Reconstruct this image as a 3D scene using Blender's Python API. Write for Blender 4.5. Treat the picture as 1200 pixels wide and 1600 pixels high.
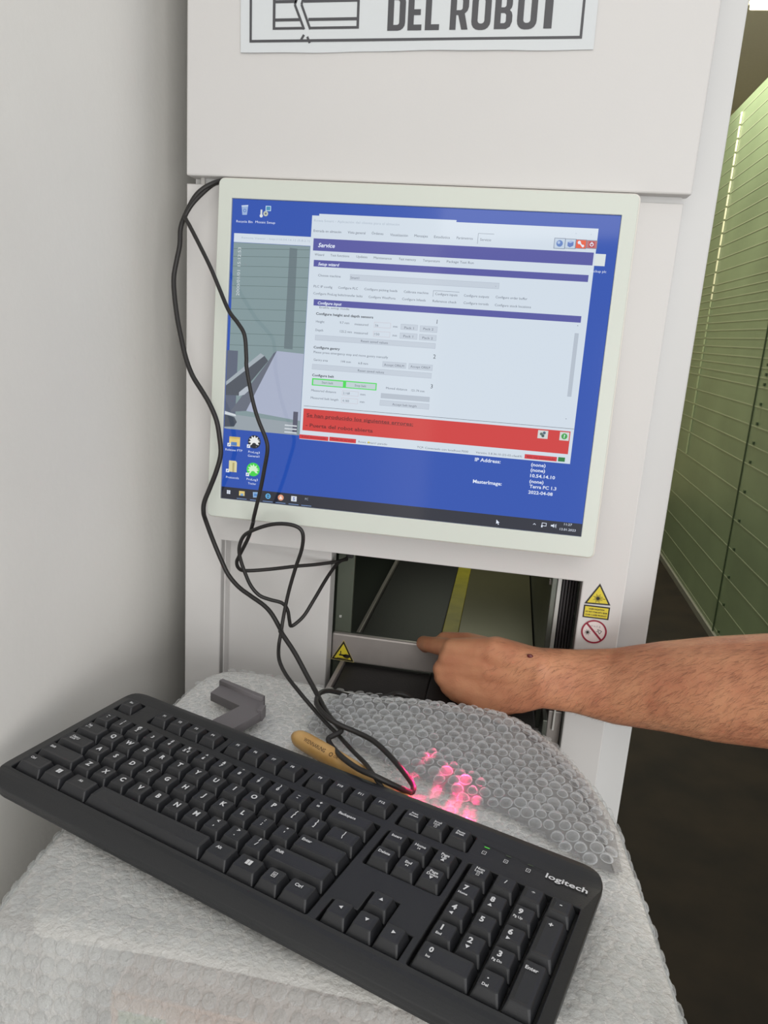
import bpy, bmesh, math, random
from mathutils import Vector, Matrix, noise
random.seed(7)
for _o in list(bpy.data.objects): bpy.data.objects.remove(_o)
SC = bpy.context.scene
COL = SC.collection
EYE = 1500.0                       # camera height above the floor, mm; scene points below are mm relative to the eye

def P(x, y, z): return Vector((x/1000.0, y/1000.0, (z+EYE)/1000.0))

# ------------------------------------------------------------------ camera
WC = ((0.9831003724, 0.1044000395, -0.1503804825),
      (0.1705113190, -0.2232137814, 0.9597403284),
      (0.0666299321, -0.9691626487, -0.2372429400))
cd = bpy.data.cameras.new('camera'); cam = bpy.data.objects.new('camera', cd); COL.objects.link(cam)
cm = Matrix.Identity(4)
for i in range(3):
    cm[i][0] = WC[i][0]; cm[i][1] = -WC[i][1]; cm[i][2] = -WC[i][2]
cm.translation = P(0, 0, 0)
cam.matrix_world = cm
cd.sensor_fit = 'VERTICAL'; cd.sensor_height = 36.0; cd.sensor_width = 36.0
cd.lens = 36.0*1175.0/1600.0
cd.clip_start = 0.02; cd.clip_end = 60
SC.camera = cam

# ------------------------------------------------------------------ world, light, exposure
world = bpy.data.worlds.new('world'); SC.world = world; world.use_nodes = True
_bg = world.node_tree.nodes['Background']
_bg.inputs[0].default_value = (0.95, 0.97, 1.0, 1); _bg.inputs[1].default_value = 0.74
def area(name, loc, target, sx, sy, power, col, spread=180):
    l = bpy.data.lights.new(name, 'AREA'); l.shape = 'RECTANGLE'; l.size = sx; l.size_y = sy
    l.energy = power; l.color = col; l.spread = math.radians(spread)
    o = bpy.data.objects.new(name, l); COL.objects.link(o); o.location = loc
    d = Vector(target)-Vector(loc); o.rotation_euler = d.to_track_quat('-Z', 'Y').to_euler()
    return o
area('ceiling_light_near', (0.5, -1.5, 2.75), (0.0, 0.5, 1.2), 2.2, 1.2, 15, (1.0, 0.96, 0.90))
area('fill_light', (1.35, -2.3, 1.30), (-0.2, 0.75, 1.15), 1.8, 1.4, 44, (1.0, 0.985, 0.96))  # added fill lamp behind the camera; no window stands there
area('ceiling_light_aisle', (0.9, 4.6, 3.45), (0.9, 4.6, 0.0), 0.25, 1.6, 70, (1.0, 0.96, 0.82))
SC.view_settings.view_transform = 'Standard'; SC.view_settings.look = 'None'
SC.view_settings.exposure = 0.0; SC.view_settings.gamma = 1.0; SC.view_settings.use_curve_mapping = False

# ------------------------------------------------------------------ materials
def lin(c):
    r = []
    for v in c:
        v = v/255.0
        r.append(v/12.92 if v <= 0.04045 else ((v+0.055)/1.055)**2.4)
    return (r[0], r[1], r[2], 1.0)
MATS = {}
def mat(name, rgb, rough=0.5, metal=0.0, spec=0.5, noise_amt=0.0, noise_scale=40.0, bump=0.0, bump_scale=200.0, emit=None, estr=1.0, coat=0.0, sss=0.0, tint=None):
    if name in MATS: return MATS[name]
    m = bpy.data.materials.new(name); m.use_nodes = True; MATS[name] = m
    nt = m.node_tree; b = nt.nodes['Principled BSDF']
    c = lin(rgb)
    b.inputs['Base Color'].default_value = c; b.inputs['Roughness'].default_value = rough
    b.inputs['Metallic'].default_value = metal; b.inputs['Specular IOR Level'].default_value = spec
    if coat: b.inputs['Coat Weight'].default_value = coat; b.inputs['Coat Roughness'].default_value = 0.08
    if sss:
        b.inputs['Subsurface Weight'].default_value = sss; b.inputs['Subsurface Radius'].default_value = (0.008, 0.003, 0.0015); b.inputs['Subsurface Scale'].default_value = 1.0
    if emit is not None:
        b.inputs['Emission Color'].default_value = lin(emit); b.inputs['Emission Strength'].default_value = estr
    tc = nt.nodes.new('ShaderNodeTexCoord')
    if noise_amt:
        n = nt.nodes.new('ShaderNodeTexNoise'); n.inputs['Scale'].default_value = noise_scale; n.inputs['Detail'].default_value = 5
        nt.links.new(tc.outputs['Object'], n.inputs['Vector'])
        mx = nt.nodes.new('ShaderNodeMix'); mx.data_type = 'RGBA'
        t = lin(tint) if tint else tuple(v*(1-noise_amt) for v in c[:3])+(1,)
        mx.inputs[6].default_value = c; mx.inputs[7].default_value = t
        rp = nt.nodes.new('ShaderNodeMapRange'); rp.inputs['From Min'].default_value = 0.35; rp.inputs['From Max'].default_value = 0.68
        nt.links.new(n.outputs['Fac'], rp.inputs['Value']); nt.links.new(rp.outputs[0], mx.inputs[0]); nt.links.new(mx.outputs[2], b.inputs['Base Color'])
    if bump:
        n2 = nt.nodes.new('ShaderNodeTexNoise'); n2.inputs['Scale'].default_value = bump_scale; n2.inputs['Detail'].default_value = 4
        nt.links.new(tc.outputs['Object'], n2.inputs['Vector'])
        bp = nt.nodes.new('ShaderNodeBump'); bp.inputs['Strength'].default_value = bump; bp.inputs['Distance'].default_value = 0.001
        nt.links.new(n2.outputs['Fac'], bp.inputs['Height']); nt.links.new(bp.outputs[0], b.inputs['Normal'])
    return m
def film(name, opacity, rgb, rough, edge=0.5, bscale=150, bstr=0.7, back_opacity=0.0):
    """thin clear plastic: see-through face on, milky and shiny towards the rim"""
    m = bpy.data.materials.new(name); m.use_nodes = True; MATS[name] = m
    nt = m.node_tree; b = nt.nodes['Principled BSDF']; out = nt.nodes['Material Output']
    b.inputs['Base Color'].default_value = lin(rgb); b.inputs['Roughness'].default_value = rough; b.inputs['Specular IOR Level'].default_value = 0.9
    tr = nt.nodes.new('ShaderNodeBsdfTransparent'); tr.inputs[0].default_value = (0.97, 0.98, 0.98, 1)
    lw = nt.nodes.new('ShaderNodeLayerWeight'); lw.inputs['Blend'].default_value = 0.35
    mr = nt.nodes.new('ShaderNodeMapRange'); mr.inputs['To Min'].default_value = opacity; mr.inputs['To Max'].default_value = edge
    tc = nt.nodes.new('ShaderNodeTexCoord'); n = nt.nodes.new('ShaderNodeTexNoise'); n.inputs['Scale'].default_value = bscale; n.inputs['Detail'].default_value = 5; n.inputs['Roughness'].default_value = 0.6
    nt.links.new(tc.outputs['Object'], n.inputs['Vector'])
    bp = nt.nodes.new('ShaderNodeBump'); bp.inputs['Strength'].default_value = bstr; bp.inputs['Distance'].default_value = 0.003
    nt.links.new(n.outputs['Fac'], bp.inputs['Height']); nt.links.new(bp.outputs[0], b.inputs['Normal'])
    nt.links.new(lw.outputs['Facing'], mr.inputs['Value'])
    ms = nt.nodes.new('ShaderNodeMixShader')
    fac = mr.outputs[0]
    if back_opacity:                                   # opacity rises towards the back to brighten the shaded sheet there
        sx = nt.nodes.new('ShaderNodeSeparateXYZ'); nt.links.new(tc.outputs['Object'], sx.inputs[0])
        n3 = nt.nodes.new('ShaderNodeTexNoise'); n3.inputs['Scale'].default_value = 14; n3.inputs['Detail'].default_value = 3
        nt.links.new(tc.outputs['Object'], n3.inputs['Vector'])
        ad = nt.nodes.new('ShaderNodeMath'); ad.operation = 'MULTIPLY_ADD'; ad.inputs[1].default_value = 0.16; nt.links.new(n3.outputs['Fac'], ad.inputs[0]); nt.links.new(sx.outputs['Y'], ad.inputs[2])
        m2 = nt.nodes.new('ShaderNodeMapRange'); m2.inputs['From Min'].default_value = 0.40; m2.inputs['From Max'].default_value = 0.60; m2.inputs['To Min'].default_value = 0.0; m2.inputs['To Max'].default_value = back_opacity
        nt.links.new(ad.outputs[0], m2.inputs['Value'])
        a2 = nt.nodes.new('ShaderNodeMath'); a2.operation = 'ADD'; a2.use_clamp = True; nt.links.new(fac, a2.inputs[0]); nt.links.new(m2.outputs[0], a2.inputs[1]); fac = a2.outputs[0]
    nt.links.new(fac, ms.inputs[0]); nt.links.new(tr.outputs[0], ms.inputs[1]); nt.links.new(b.outputs[0], ms.inputs[2]); nt.links.new(ms.outputs[0], out.inputs[0])
    return m

# ------------------------------------------------------------------ object helpers
def tag(o, label=None, cat=None, group=None, kind=None):
    if label: o['label'] = label
    if cat: o['category'] = cat
    if group: o['group'] = group
    if kind: o['kind'] = kind
    return o
def thing(name, label, cat, loc=(0, 0, 0), rot=None, group=None):
    o = bpy.data.objects.new(name, None); COL.objects.link(o); o.empty_display_size = 0.02
    o.location = loc
    if rot is not None: o.rotation_euler = rot
    bpy.context.view_layer.update()
    return tag(o, label, cat, group)
def link(name, me, m, parent=None, smooth=False, local=False):
    """m: a material or a list of slots. Mesh data is in world metres unless local=True (then in the parent's frame)."""
    o = bpy.data.objects.new(name, me); COL.objects.link(o)
    if m is not None and not me.materials:
        for q in (m if isinstance(m, (list, tuple)) else [m]): me.materials.append(q)
    if smooth:
        for p in me.polygons: p.use_smooth = True
    if parent is not None:
        o.parent = parent
        if not local:
            o.matrix_parent_inverse = WORLD_INV(parent)
    return o
def WORLD_INV(o):
    m = o.matrix_basis.copy(); q = o.parent; child = o
    while q is not None:
        m = q.matrix_basis @ child.matrix_parent_inverse @ m; child = q; q = q.parent
    return m.inverted()
def pydata(name, v, f):
    me = bpy.data.meshes.new(name); me.from_pydata([tuple(q) for q in v], [], f); me.validate(); me.update(); return me
def bmmesh(name, bm, angle=None):
    bmesh.ops.recalc_face_normals(bm, faces=bm.faces)
    me = bpy.data.meshes.new(name); bm.to_mesh(me); bm.free(); return me
def add_box(bm, x0, x1, y0, y1, z0, z1, bevel=0.0, f=P):
    vs = [bm.verts.new(f(x, y, z)) for x in (x0, x1) for y in (y0, y1) for z in (z0, z1)]
    fs = [bm.faces.new([vs[i] for i in q]) for q in ((0, 1, 3, 2), (4, 6, 7, 5), (0, 4, 5, 1), (2, 3, 7, 6), (0, 2, 6, 4), (1, 5, 7, 3))]
    if bevel:
        es = list({e for q in fs for e in q.edges})
        bmesh.ops.bevel(bm, geom=es, offset=bevel/1000.0, segments=2, affect='EDGES', profile=0.5)
def box(name, x0, x1, y0, y1, z0, z1, m, parent=None, bevel=1.0):
    bm = bmesh.new(); add_box(bm, x0, x1, y0, y1, z0, z1, bevel); return link(name, bmmesh(name, bm), m, parent)
def boxes(name, lst, m, parent=None, bevel=0.0):
    bm = bmesh.new()
    for q in lst: add_box(bm, *q, bevel=bevel)
    return link(name, bmmesh(name, bm), m, parent)
def mm(x, y, z): return Vector((x/1000.0, y/1000.0, z/1000.0))
def catmull(pts, n, closed=False):
    pts = [Vector(p) for p in pts]; N = len(pts); out = []
    rng = range(N if closed else N-1)
    for i in rng:
        if closed: a, b, c, d = pts[(i-1) % N], pts[i], pts[(i+1) % N], pts[(i+2) % N]
        else: a, b, c, d = pts[max(i-1, 0)], pts[i], pts[i+1], pts[min(i+2, N-1)]
        for k in range(n):
            t = k/n
            out.append(0.5*((2*b)+(c-a)*t+(2*a-5*b+4*c-d)*t*t+(3*b-a-3*c+d)*t*t*t))
    if not closed: out.append(pts[-1])
    return out
def tube_mesh(name, pts, rad, sides=8, caps=True):
    """pts: metres; rad: metres or function of index fraction"""
    v = []; f = []; n = len(pts); prev = None
    for i, p in enumerate(pts):
        d = (pts[min(i+1, n-1)]-pts[max(i-1, 0)])
        if d.length < 1e-9: d = Vector((0, 0, 1))
        d.normalize()
        if prev is None:
            a = d.orthogonal().normalized()
        else:
            a = (prev-d*prev.dot(d))
            a = a.normalized() if a.length > 1e-6 else d.orthogonal().normalized()
        prev = a; b = d.cross(a)
        r = rad(i/(n-1)) if callable(rad) else rad
        for k in range(sides):
            t = 2*math.pi*k/sides; v.append(p+a*(math.cos(t)*r)+b*(math.sin(t)*r))
    for i in range(n-1):
        for k in range(sides):
            k2 = (k+1) % sides; f.append((i*sides+k, i*sides+k2, (i+1)*sides+k2, (i+1)*sides+k))
    if caps: f.append(tuple(range(sides))[::-1]); f.append(tuple((n-1)*sides+k for k in range(sides)))
    return pydata(name, v, f)
def curve_shape(polys, depth=0.0, bevel=0.0, res=2):
    """filled 2D outline(s) with holes -> mesh in the XY plane (units as given)"""
    cu = bpy.data.curves.new('outline', 'CURVE'); cu.dimensions = '2D'; cu.fill_mode = 'BOTH'; cu.extrude = depth; cu.bevel_depth = bevel; cu.bevel_resolution = res
    if bevel: cu.offset = -bevel
    for pl in polys:
        s = cu.splines.new('POLY'); s.points.add(len(pl)-1)
        for q, pt in zip(s.points, pl): q.co = (pt[0], pt[1], 0, 1)
        s.use_cyclic_u = True
    o = bpy.data.objects.new('outline', cu); COL.objects.link(o)
    me = bpy.data.meshes.new_from_object(o.evaluated_get(bpy.context.evaluated_depsgraph_get()))
    bpy.data.objects.remove(o); bpy.data.curves.remove(cu)
    return me
_TXT = {}
def text_poly(s, bold=0.0, shear=0.0):
    """returns (verts2d, faces, width, capheight) of a filled text in the built-in face, size 1"""
    k = (s, bold, shear)
    if k in _TXT: return _TXT[k]
    cu = bpy.data.curves.new('lettering', 'FONT'); cu.body = s; cu.size = 1.0; cu.fill_mode = 'FRONT'; cu.resolution_u = 2; cu.offset = bold; cu.shear = shear
    o = bpy.data.objects.new('lettering', cu); COL.objects.link(o)
    me = bpy.data.meshes.new_from_object(o.evaluated_get(bpy.context.evaluated_depsgraph_get()))
    v = [(q.co.x, q.co.y) for q in me.vertices]; f = [tuple(p.vertices) for p in me.polygons]
    bpy.data.objects.remove(o); bpy.data.curves.remove(cu); bpy.data.meshes.remove(me)
    if not v: v = [(0, 0)]
    xs = [a for a, b in v]
    _TXT[k] = (v, f, min(xs), max(xs)); return _TXT[k]
CAP = 0.70
def rrect(x0, y0, x1, y1, r, n=4):
    """rounded rectangle; r = one radius or four (bl, br, tr, tl)"""
    if not isinstance(r, (list, tuple)): r = (r,)*4
    out = []
    for (cx, cy, a0), q in zip(((x0, y0, 180), (x1, y0, 270), (x1, y1, 0), (x0, y1, 90)), r):
        if q <= 0: out.append((cx, cy)); continue
        ox = cx+q if cx == x0 else cx-q; oy = cy+q if cy == y0 else cy-q
        for k in range(n+1):
            a = math.radians(a0+90*k/n); out.append((ox+q*math.cos(a), oy+q*math.sin(a)))
    return out
class Flat:
    """collects flat coloured shapes on one plane; to3(x, y, layer) -> Vector"""
    def __init__(self, to3): self.v = []; self.f = []; self.mi = []; self.m = []; self.to3 = to3
    def slot(self, m):
        if m not in self.m: self.m.append(m)
        return self.m.index(m)
    def poly(self, pts, m, layer=1):
        b = len(self.v); self.v += [self.to3(x, y, layer) for x, y in pts]; self.f.append(tuple(range(b, b+len(pts)))); self.mi.append(self.slot(m))
    def rect(self, x0, y0, x1, y1, m, layer=1): self.poly([(x0, y0), (x1, y0), (x1, y1), (x0, y1)], m, layer)
    def frame(self, x0, y0, x1, y1, w, m, layer=1):
        for q in ((x0, y0, x1, y0+w), (x0, y1-w, x1, y1), (x0, y0+w, x0+w, y1-w), (x1-w, y0+w, x1, y1-w)): self.rect(*q, m, layer)
    def line(self, a, b, w, m, layer=1):
        dx, dy = b[0]-a[0], b[1]-a[1]; L = math.hypot(dx, dy) or 1; nx, ny = -dy/L*w/2, dx/L*w/2
        self.poly([(a[0]+nx, a[1]+ny), (a[0]-nx, a[1]-ny), (b[0]-nx, b[1]-ny), (b[0]+nx, b[1]+ny)], m, layer)
    def disc(self, cx, cy, r, m, layer=1, n=20, ry=None): self.poly([(cx+r*math.cos(2*math.pi*k/n), cy+(ry or r)*math.sin(2*math.pi*k/n)) for k in range(n)], m, layer)
    def ring(self, cx, cy, r0, r1, m, layer=1, n=40):
        for k in range(n):
            a, b = 2*math.pi*k/n, 2*math.pi*(k+1)/n
            self.poly([(cx+r1*math.cos(a), cy+r1*math.sin(a)), (cx+r1*math.cos(b), cy+r1*math.sin(b)), (cx+r0*math.cos(b), cy+r0*math.sin(b)), (cx+r0*math.cos(a), cy+r0*math.sin(a))], m, layer)
    def text(self, s, x, y, cap, m, layer=5, width=None, bold=0.0, shear=0.0, center=False, ydir=-1, rot=0):
        """x = left (or centre) edge, y = vertical middle of the capitals"""
        v, f, x0, x1 = text_poly(s, bold, shear)
        k = cap/CAP; kx = (width/(x1-x0)) if width else k
        off = -(x0+x1)/2 if center else -x0
        c, sn = math.cos(rot), math.sin(rot)
        b = len(self.v); i = self.slot(m)
        for px, py in v:
            u, w = (px+off)*kx, (py-CAP/2)*k
            u, w = u*c-w*sn, u*sn+w*c
            self.v.append(self.to3(x+u, y+ydir*w, layer))
        for q in f: self.f.append(tuple(b+n for n in q)); self.mi.append(i)
    def build(self, name, parent=None, local=False):
        me = bpy.data.meshes.new(name); me.from_pydata([tuple(q) for q in self.v], [], self.f); me.update()
        for q in self.m: me.materials.append(q)
        if len(me.polygons) == len(self.mi):
            for p, i in zip(me.polygons, self.mi): p.material_index = i
        return link(name, me, None, parent, local=local)

# ------------------------------------------------------------------ measured data (mm)
ARM = [((455, 455, -88), 55, 55), ((420, 500, -130), 53, 52), ((380, 553, -188), 50, 49), ((345, 604, -237), 48, 46), ((318, 634, -263), 51, 46), ((290, 652, -279), 53, 46), ((254, 674, -294), 51, 45), ((214, 694, -308), 48.5, 42), ((176, 716, -322), 43.5, 37), ((133, 736, -338), 38, 31), ((96, 742, -341), 32.5, 25), ((62.8, 742.0, -342.4), 31, 22), ((41.9, 750.0, -350.1), 36, 20), ((22.1, 757.0, -354.9), 39, 18), ((-2.0, 764.0, -357.3), 39, 16), ((-23.2, 769.0, -358.2), 34, 14), ((-39.0, 773.0, -360.0), 26, 11)]
SLEEVE = [((375, 560, -196), 62, 60), ((400, 527, -160), 61, 60), ((430, 487, -118), 62, 62), ((465, 442, -74), 66, 66), ((480, 423, -56), 56, 56), ((488, 413, -47), 30, 30)]
HAND = [([(57.6, 742.0, -330.9), (12.5, 757.0, -328.0), (-34.0, 776.0, -338.4)], [20, 18, 12.5]), ([(57.3, 742.0, -340.3), (11.0, 756.0, -346.4), (-41.7, 774.0, -363.2)], [20, 18, 13]), ([(57.1, 743.0, -350.3), (9.3, 756.0, -363.9), (-32.6, 768.0, -379.1)], [20, 17, 12]), ([(56.9, 744.0, -359.7), (17.4, 754.0, -375.2), (-14.5, 762.0, -387.2)], [19, 17, 11.5]), ([(54.7, 745.0, -363.5), (26.5, 752.0, -377.3), (0.9, 758.0, -384.4)], [17, 18, 13]), ([(3.5, 760.0, -341.8), (-36.4, 774.0, -350.1)], [18, 13.5]), ([(5.4, 760.0, -360.3), (-38.6, 771.0, -370.6)], [17, 13]), ([(10.2, 757.0, -373.3), (-24.9, 765.0, -383.4)], [16, 12]), ([(-34.0, 776.0, -338.4), (-62.6, 812.0, -352.3), (-71.5, 828.0, -358.7), (-68.0, 848.0, -374.2)], [11.5, 9.6, 9.2, 7.5]), ([(-41.7, 774.0, -363.2), (-45.6, 808.0, -389.2), (-37.9, 824.0, -408.8), (-24.7, 808.0, -405.5)], [12, 9.5, 8.5, 7.5]), ([(-32.6, 768.0, -379.1), (-31.8, 800.0, -402.7), (-24.0, 812.0, -417.3), (-13.2, 794.0, -408.0)], [11, 9, 8, 7]), ([(-14.5, 762.0, -387.2), (-13.3, 790.0, -404.4), (-7.3, 798.0, -410.8), (1.4, 782.0, -401.2)], [10, 8, 7.2, 6.5]), ([(48.4, 748.0, -330.6), (12.5, 772.0, -331.6), (-20.0, 794.0, -334.8), (-47.0, 812.0, -343.0)], [17, 13, 10.5, 8.5])]
SCAB = (43.9, 722.0, -305.5)
CABLE_A = [(-306, 778, 134), (-311, 772, 132), (-317, 766, 128), (-325, 762, 122), (-333, 760, 113), (-342, 760, 97), (-347, 760, 84), (-347, 758, 68), (-350, 757, 52), (-352, 755, 36), (-350, 752, 19), (-345, 748, -4), (-339, 744, -23), (-332, 740, -43), (-323, 736, -60), (-311, 733, -75), (-302, 731, -87), (-294, 730, -103), (-290, 729, -120), (-288, 728, -137), (-292, 727, -155), (-299, 727, -174), (-305, 727, -190), (-306, 728, -201), (-306, 733, -210), (-299, 738, -234), (-290, 740, -256), (-282, 740, -271), (-269, 738, -283), (-253, 735, -291), (-238, 732, -298), (-227, 728, -306), (-215, 722, -320), (-210, 705, -314), (-192, 694, -329), (-175, 682, -346), (-161, 668, -356), (-146, 646, -361), (-135, 633, -364), (-124, 621, -365), (-124, 616, -366), (-131, 609, -368), (-132, 606, -369), (-127, 598, -370), (-111, 570, -362), (-93, 548, -356), (-78, 540, -355), (-62, 542, -362), (-49, 548, -370), (-46, 551, -370), (-49, 562, -370), (-69, 590, -369), (-90, 611, -367), (-108, 619, -365), (-124, 620, -361), (-138, 624, -357), (-152, 642, -357), (-157, 657, -358), (-158, 673, -360), (-154, 686, -363), (-147, 698, -369), (-135, 727, -386), (-101, 732, -384), (-89, 742, -384), (-77, 744, -386), (-66, 750, -396)]
CABLE_B = [(-307, 780, 133), (-313, 774, 131), (-319, 766, 125), (-331, 756, 109), (-338, 752, 96), (-337, 750, 92), (-331, 746, 85), (-318, 740, 67), (-303, 732, 46), (-291, 726, 26), (-278, 718, 6), (-267, 714, -5), (-259, 711, -16), (-256, 709, -36), (-255, 708, -47), (-248, 706, -75), (-241, 704, -94), (-232, 703, -113), (-230, 703, -124), (-233, 705, -142), (-238, 708, -167), (-246, 714, -197), (-250, 724, -205), (-257, 730, -224), (-268, 735, -246), (-272, 738, -255), (-271, 742, -263), (-265, 748, -267), (-243, 762, -267), (-218, 780, -266), (-198, 795, -266), (-177, 812, -265), (-169, 825, -264)]
CABLE_C = [(-169, 824, -265), (-176, 812, -266), (-183, 790, -277), (-192, 766, -298), (-200, 754, -314), (-210, 745, -323), (-212, 742, -316), (-214, 740, -303), (-220, 738, -295), (-233, 736, -292), (-244, 734, -288), (-253, 732, -278), (-260, 730, -262), (-265, 728, -245), (-265, 726, -233), (-260, 724, -221), (-250, 720, -213), (-232, 716, -204), (-216, 714, -200), (-201, 714, -201), (-194, 715, -208), (-195, 718, -225), (-202, 722, -248), (-209, 724, -276), (-213, 723, -302), (-214, 718, -321), (-214, 712, -333), (-207, 692, -339), (-196, 680, -348), (-176, 662, -356), (-157, 650, -366), (-140, 633, -369), (-126, 620, -371), (-108, 598, -371), (-91, 570, -364), (-80, 548, -359), (-70, 536, -362)]

RECTS= [('w2', 'win2', 89.6, 10.4, 224.7, 13.9, 1), ('win', 'win', 82.5, 12.2, 357.2, 232.5, 2), ('camtitle', 'win', 2.8, 32.5, 82.5, 41.0, 1), ('cam', 'cam', 2.7, 41.3, 82.3, 228.9, 1), ('b1', 'band', 85.3, 33.6, 355.6, 45.2, 3), ('b2', 'band', 86.8, 54.0, 353.3, 60.3, 3), ('b3', 'band', 89.1, 91.7, 351.2, 97.8, 3), ('red', 'red', 85.1, 200.9, 354.1, 223.2, 3), ('rline', 'line', 85.1, 198.0, 356.9, 198.4, 3), ('st1', 'red2', 82.2, 227.7, 113.1, 232.0, 3), ('st2', 'red2', 114.1, 227.4, 142.2, 231.7, 3), ('st3', 'red2', 312.8, 226.8, 344.1, 231.2, 3), ('st4', 'grn', 345.3, 226.7, 351.9, 230.9, 3), ('task', 'task', -0.7, 290.6, 375.1, 302.2, 1), ('combo', 'btn', 124.5, 65.8, 271.2, 71.4, 3), ('i1', 'box', 152.2, 109.9, 169.0, 115.1, 3), ('i2', 'box', 152.1, 118.7, 168.9, 124.0, 3), ('p1', 'btn', 179.0, 110.0, 196.0, 115.4, 3), ('p2', 'btn', 198.2, 110.3, 215.5, 116.2, 3), ('p3', 'btn', 178.8, 118.5, 196.3, 124.1, 3), ('p4', 'btn', 198.2, 118.6, 215.3, 124.2, 3), ('rs1', 'btn', 92.8, 126.4, 215.1, 131.6, 3), ('rs2', 'btn', 91.4, 155.4, 213.7, 160.7, 3), ('a1', 'btn', 163.6, 147.5, 187.6, 153.0, 3), ('a2', 'btn', 190.1, 147.4, 214.1, 153.2, 3), ('g', 'green', 92.2, 169.5, 159.4, 176.8, 3), ('g1', 'btn2', 93.6, 170.7, 124.7, 175.9, 4), ('g2', 'btn2', 127.9, 170.5, 158.3, 175.9, 4), ('m1', 'box', 124.4, 179.4, 141.3, 184.3, 3), ('m2', 'box', 124.1, 186.8, 141.2, 191.9, 3), ('d1', 'gry', 164.4, 178.9, 213.9, 183.9, 3), ('d2', 'btn', 163.9, 185.8, 214.0, 191.3, 3), ('scroll', 'gry', 346.9, 107.7, 350.7, 167.6, 3), ('tabs', 'tab', 246.6, 21.5, 261.6, 31.0, 3), ('tabci', 'tab', 208.4, 76.5, 233.7, 82.2, 3), ('toolt1', 'toolt1', 318.1, 22.1, 328.5, 31.8, 3), ('toolt2', 'toolt2', 328.1, 22.3, 338.4, 31.3, 3), ('toolt3', 'toolt3', 337.7, 22.5, 347.9, 30.8, 3), ('toolt4', 'toolt4', 347.6, 22.7, 357.7, 30.3, 3), ('ic1', 'iconw', 323.1, 202.1, 332.9, 210.1, 4), ('ic2', 'iconw', 344.2, 202.0, 353.2, 210.2, 4), ('file', 'file', 357.2, 34.5, 366.7, 45.3, 2), ('ul', 'rt', 88.8, 209.4, 199.7, 209.2, 4)]
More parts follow.
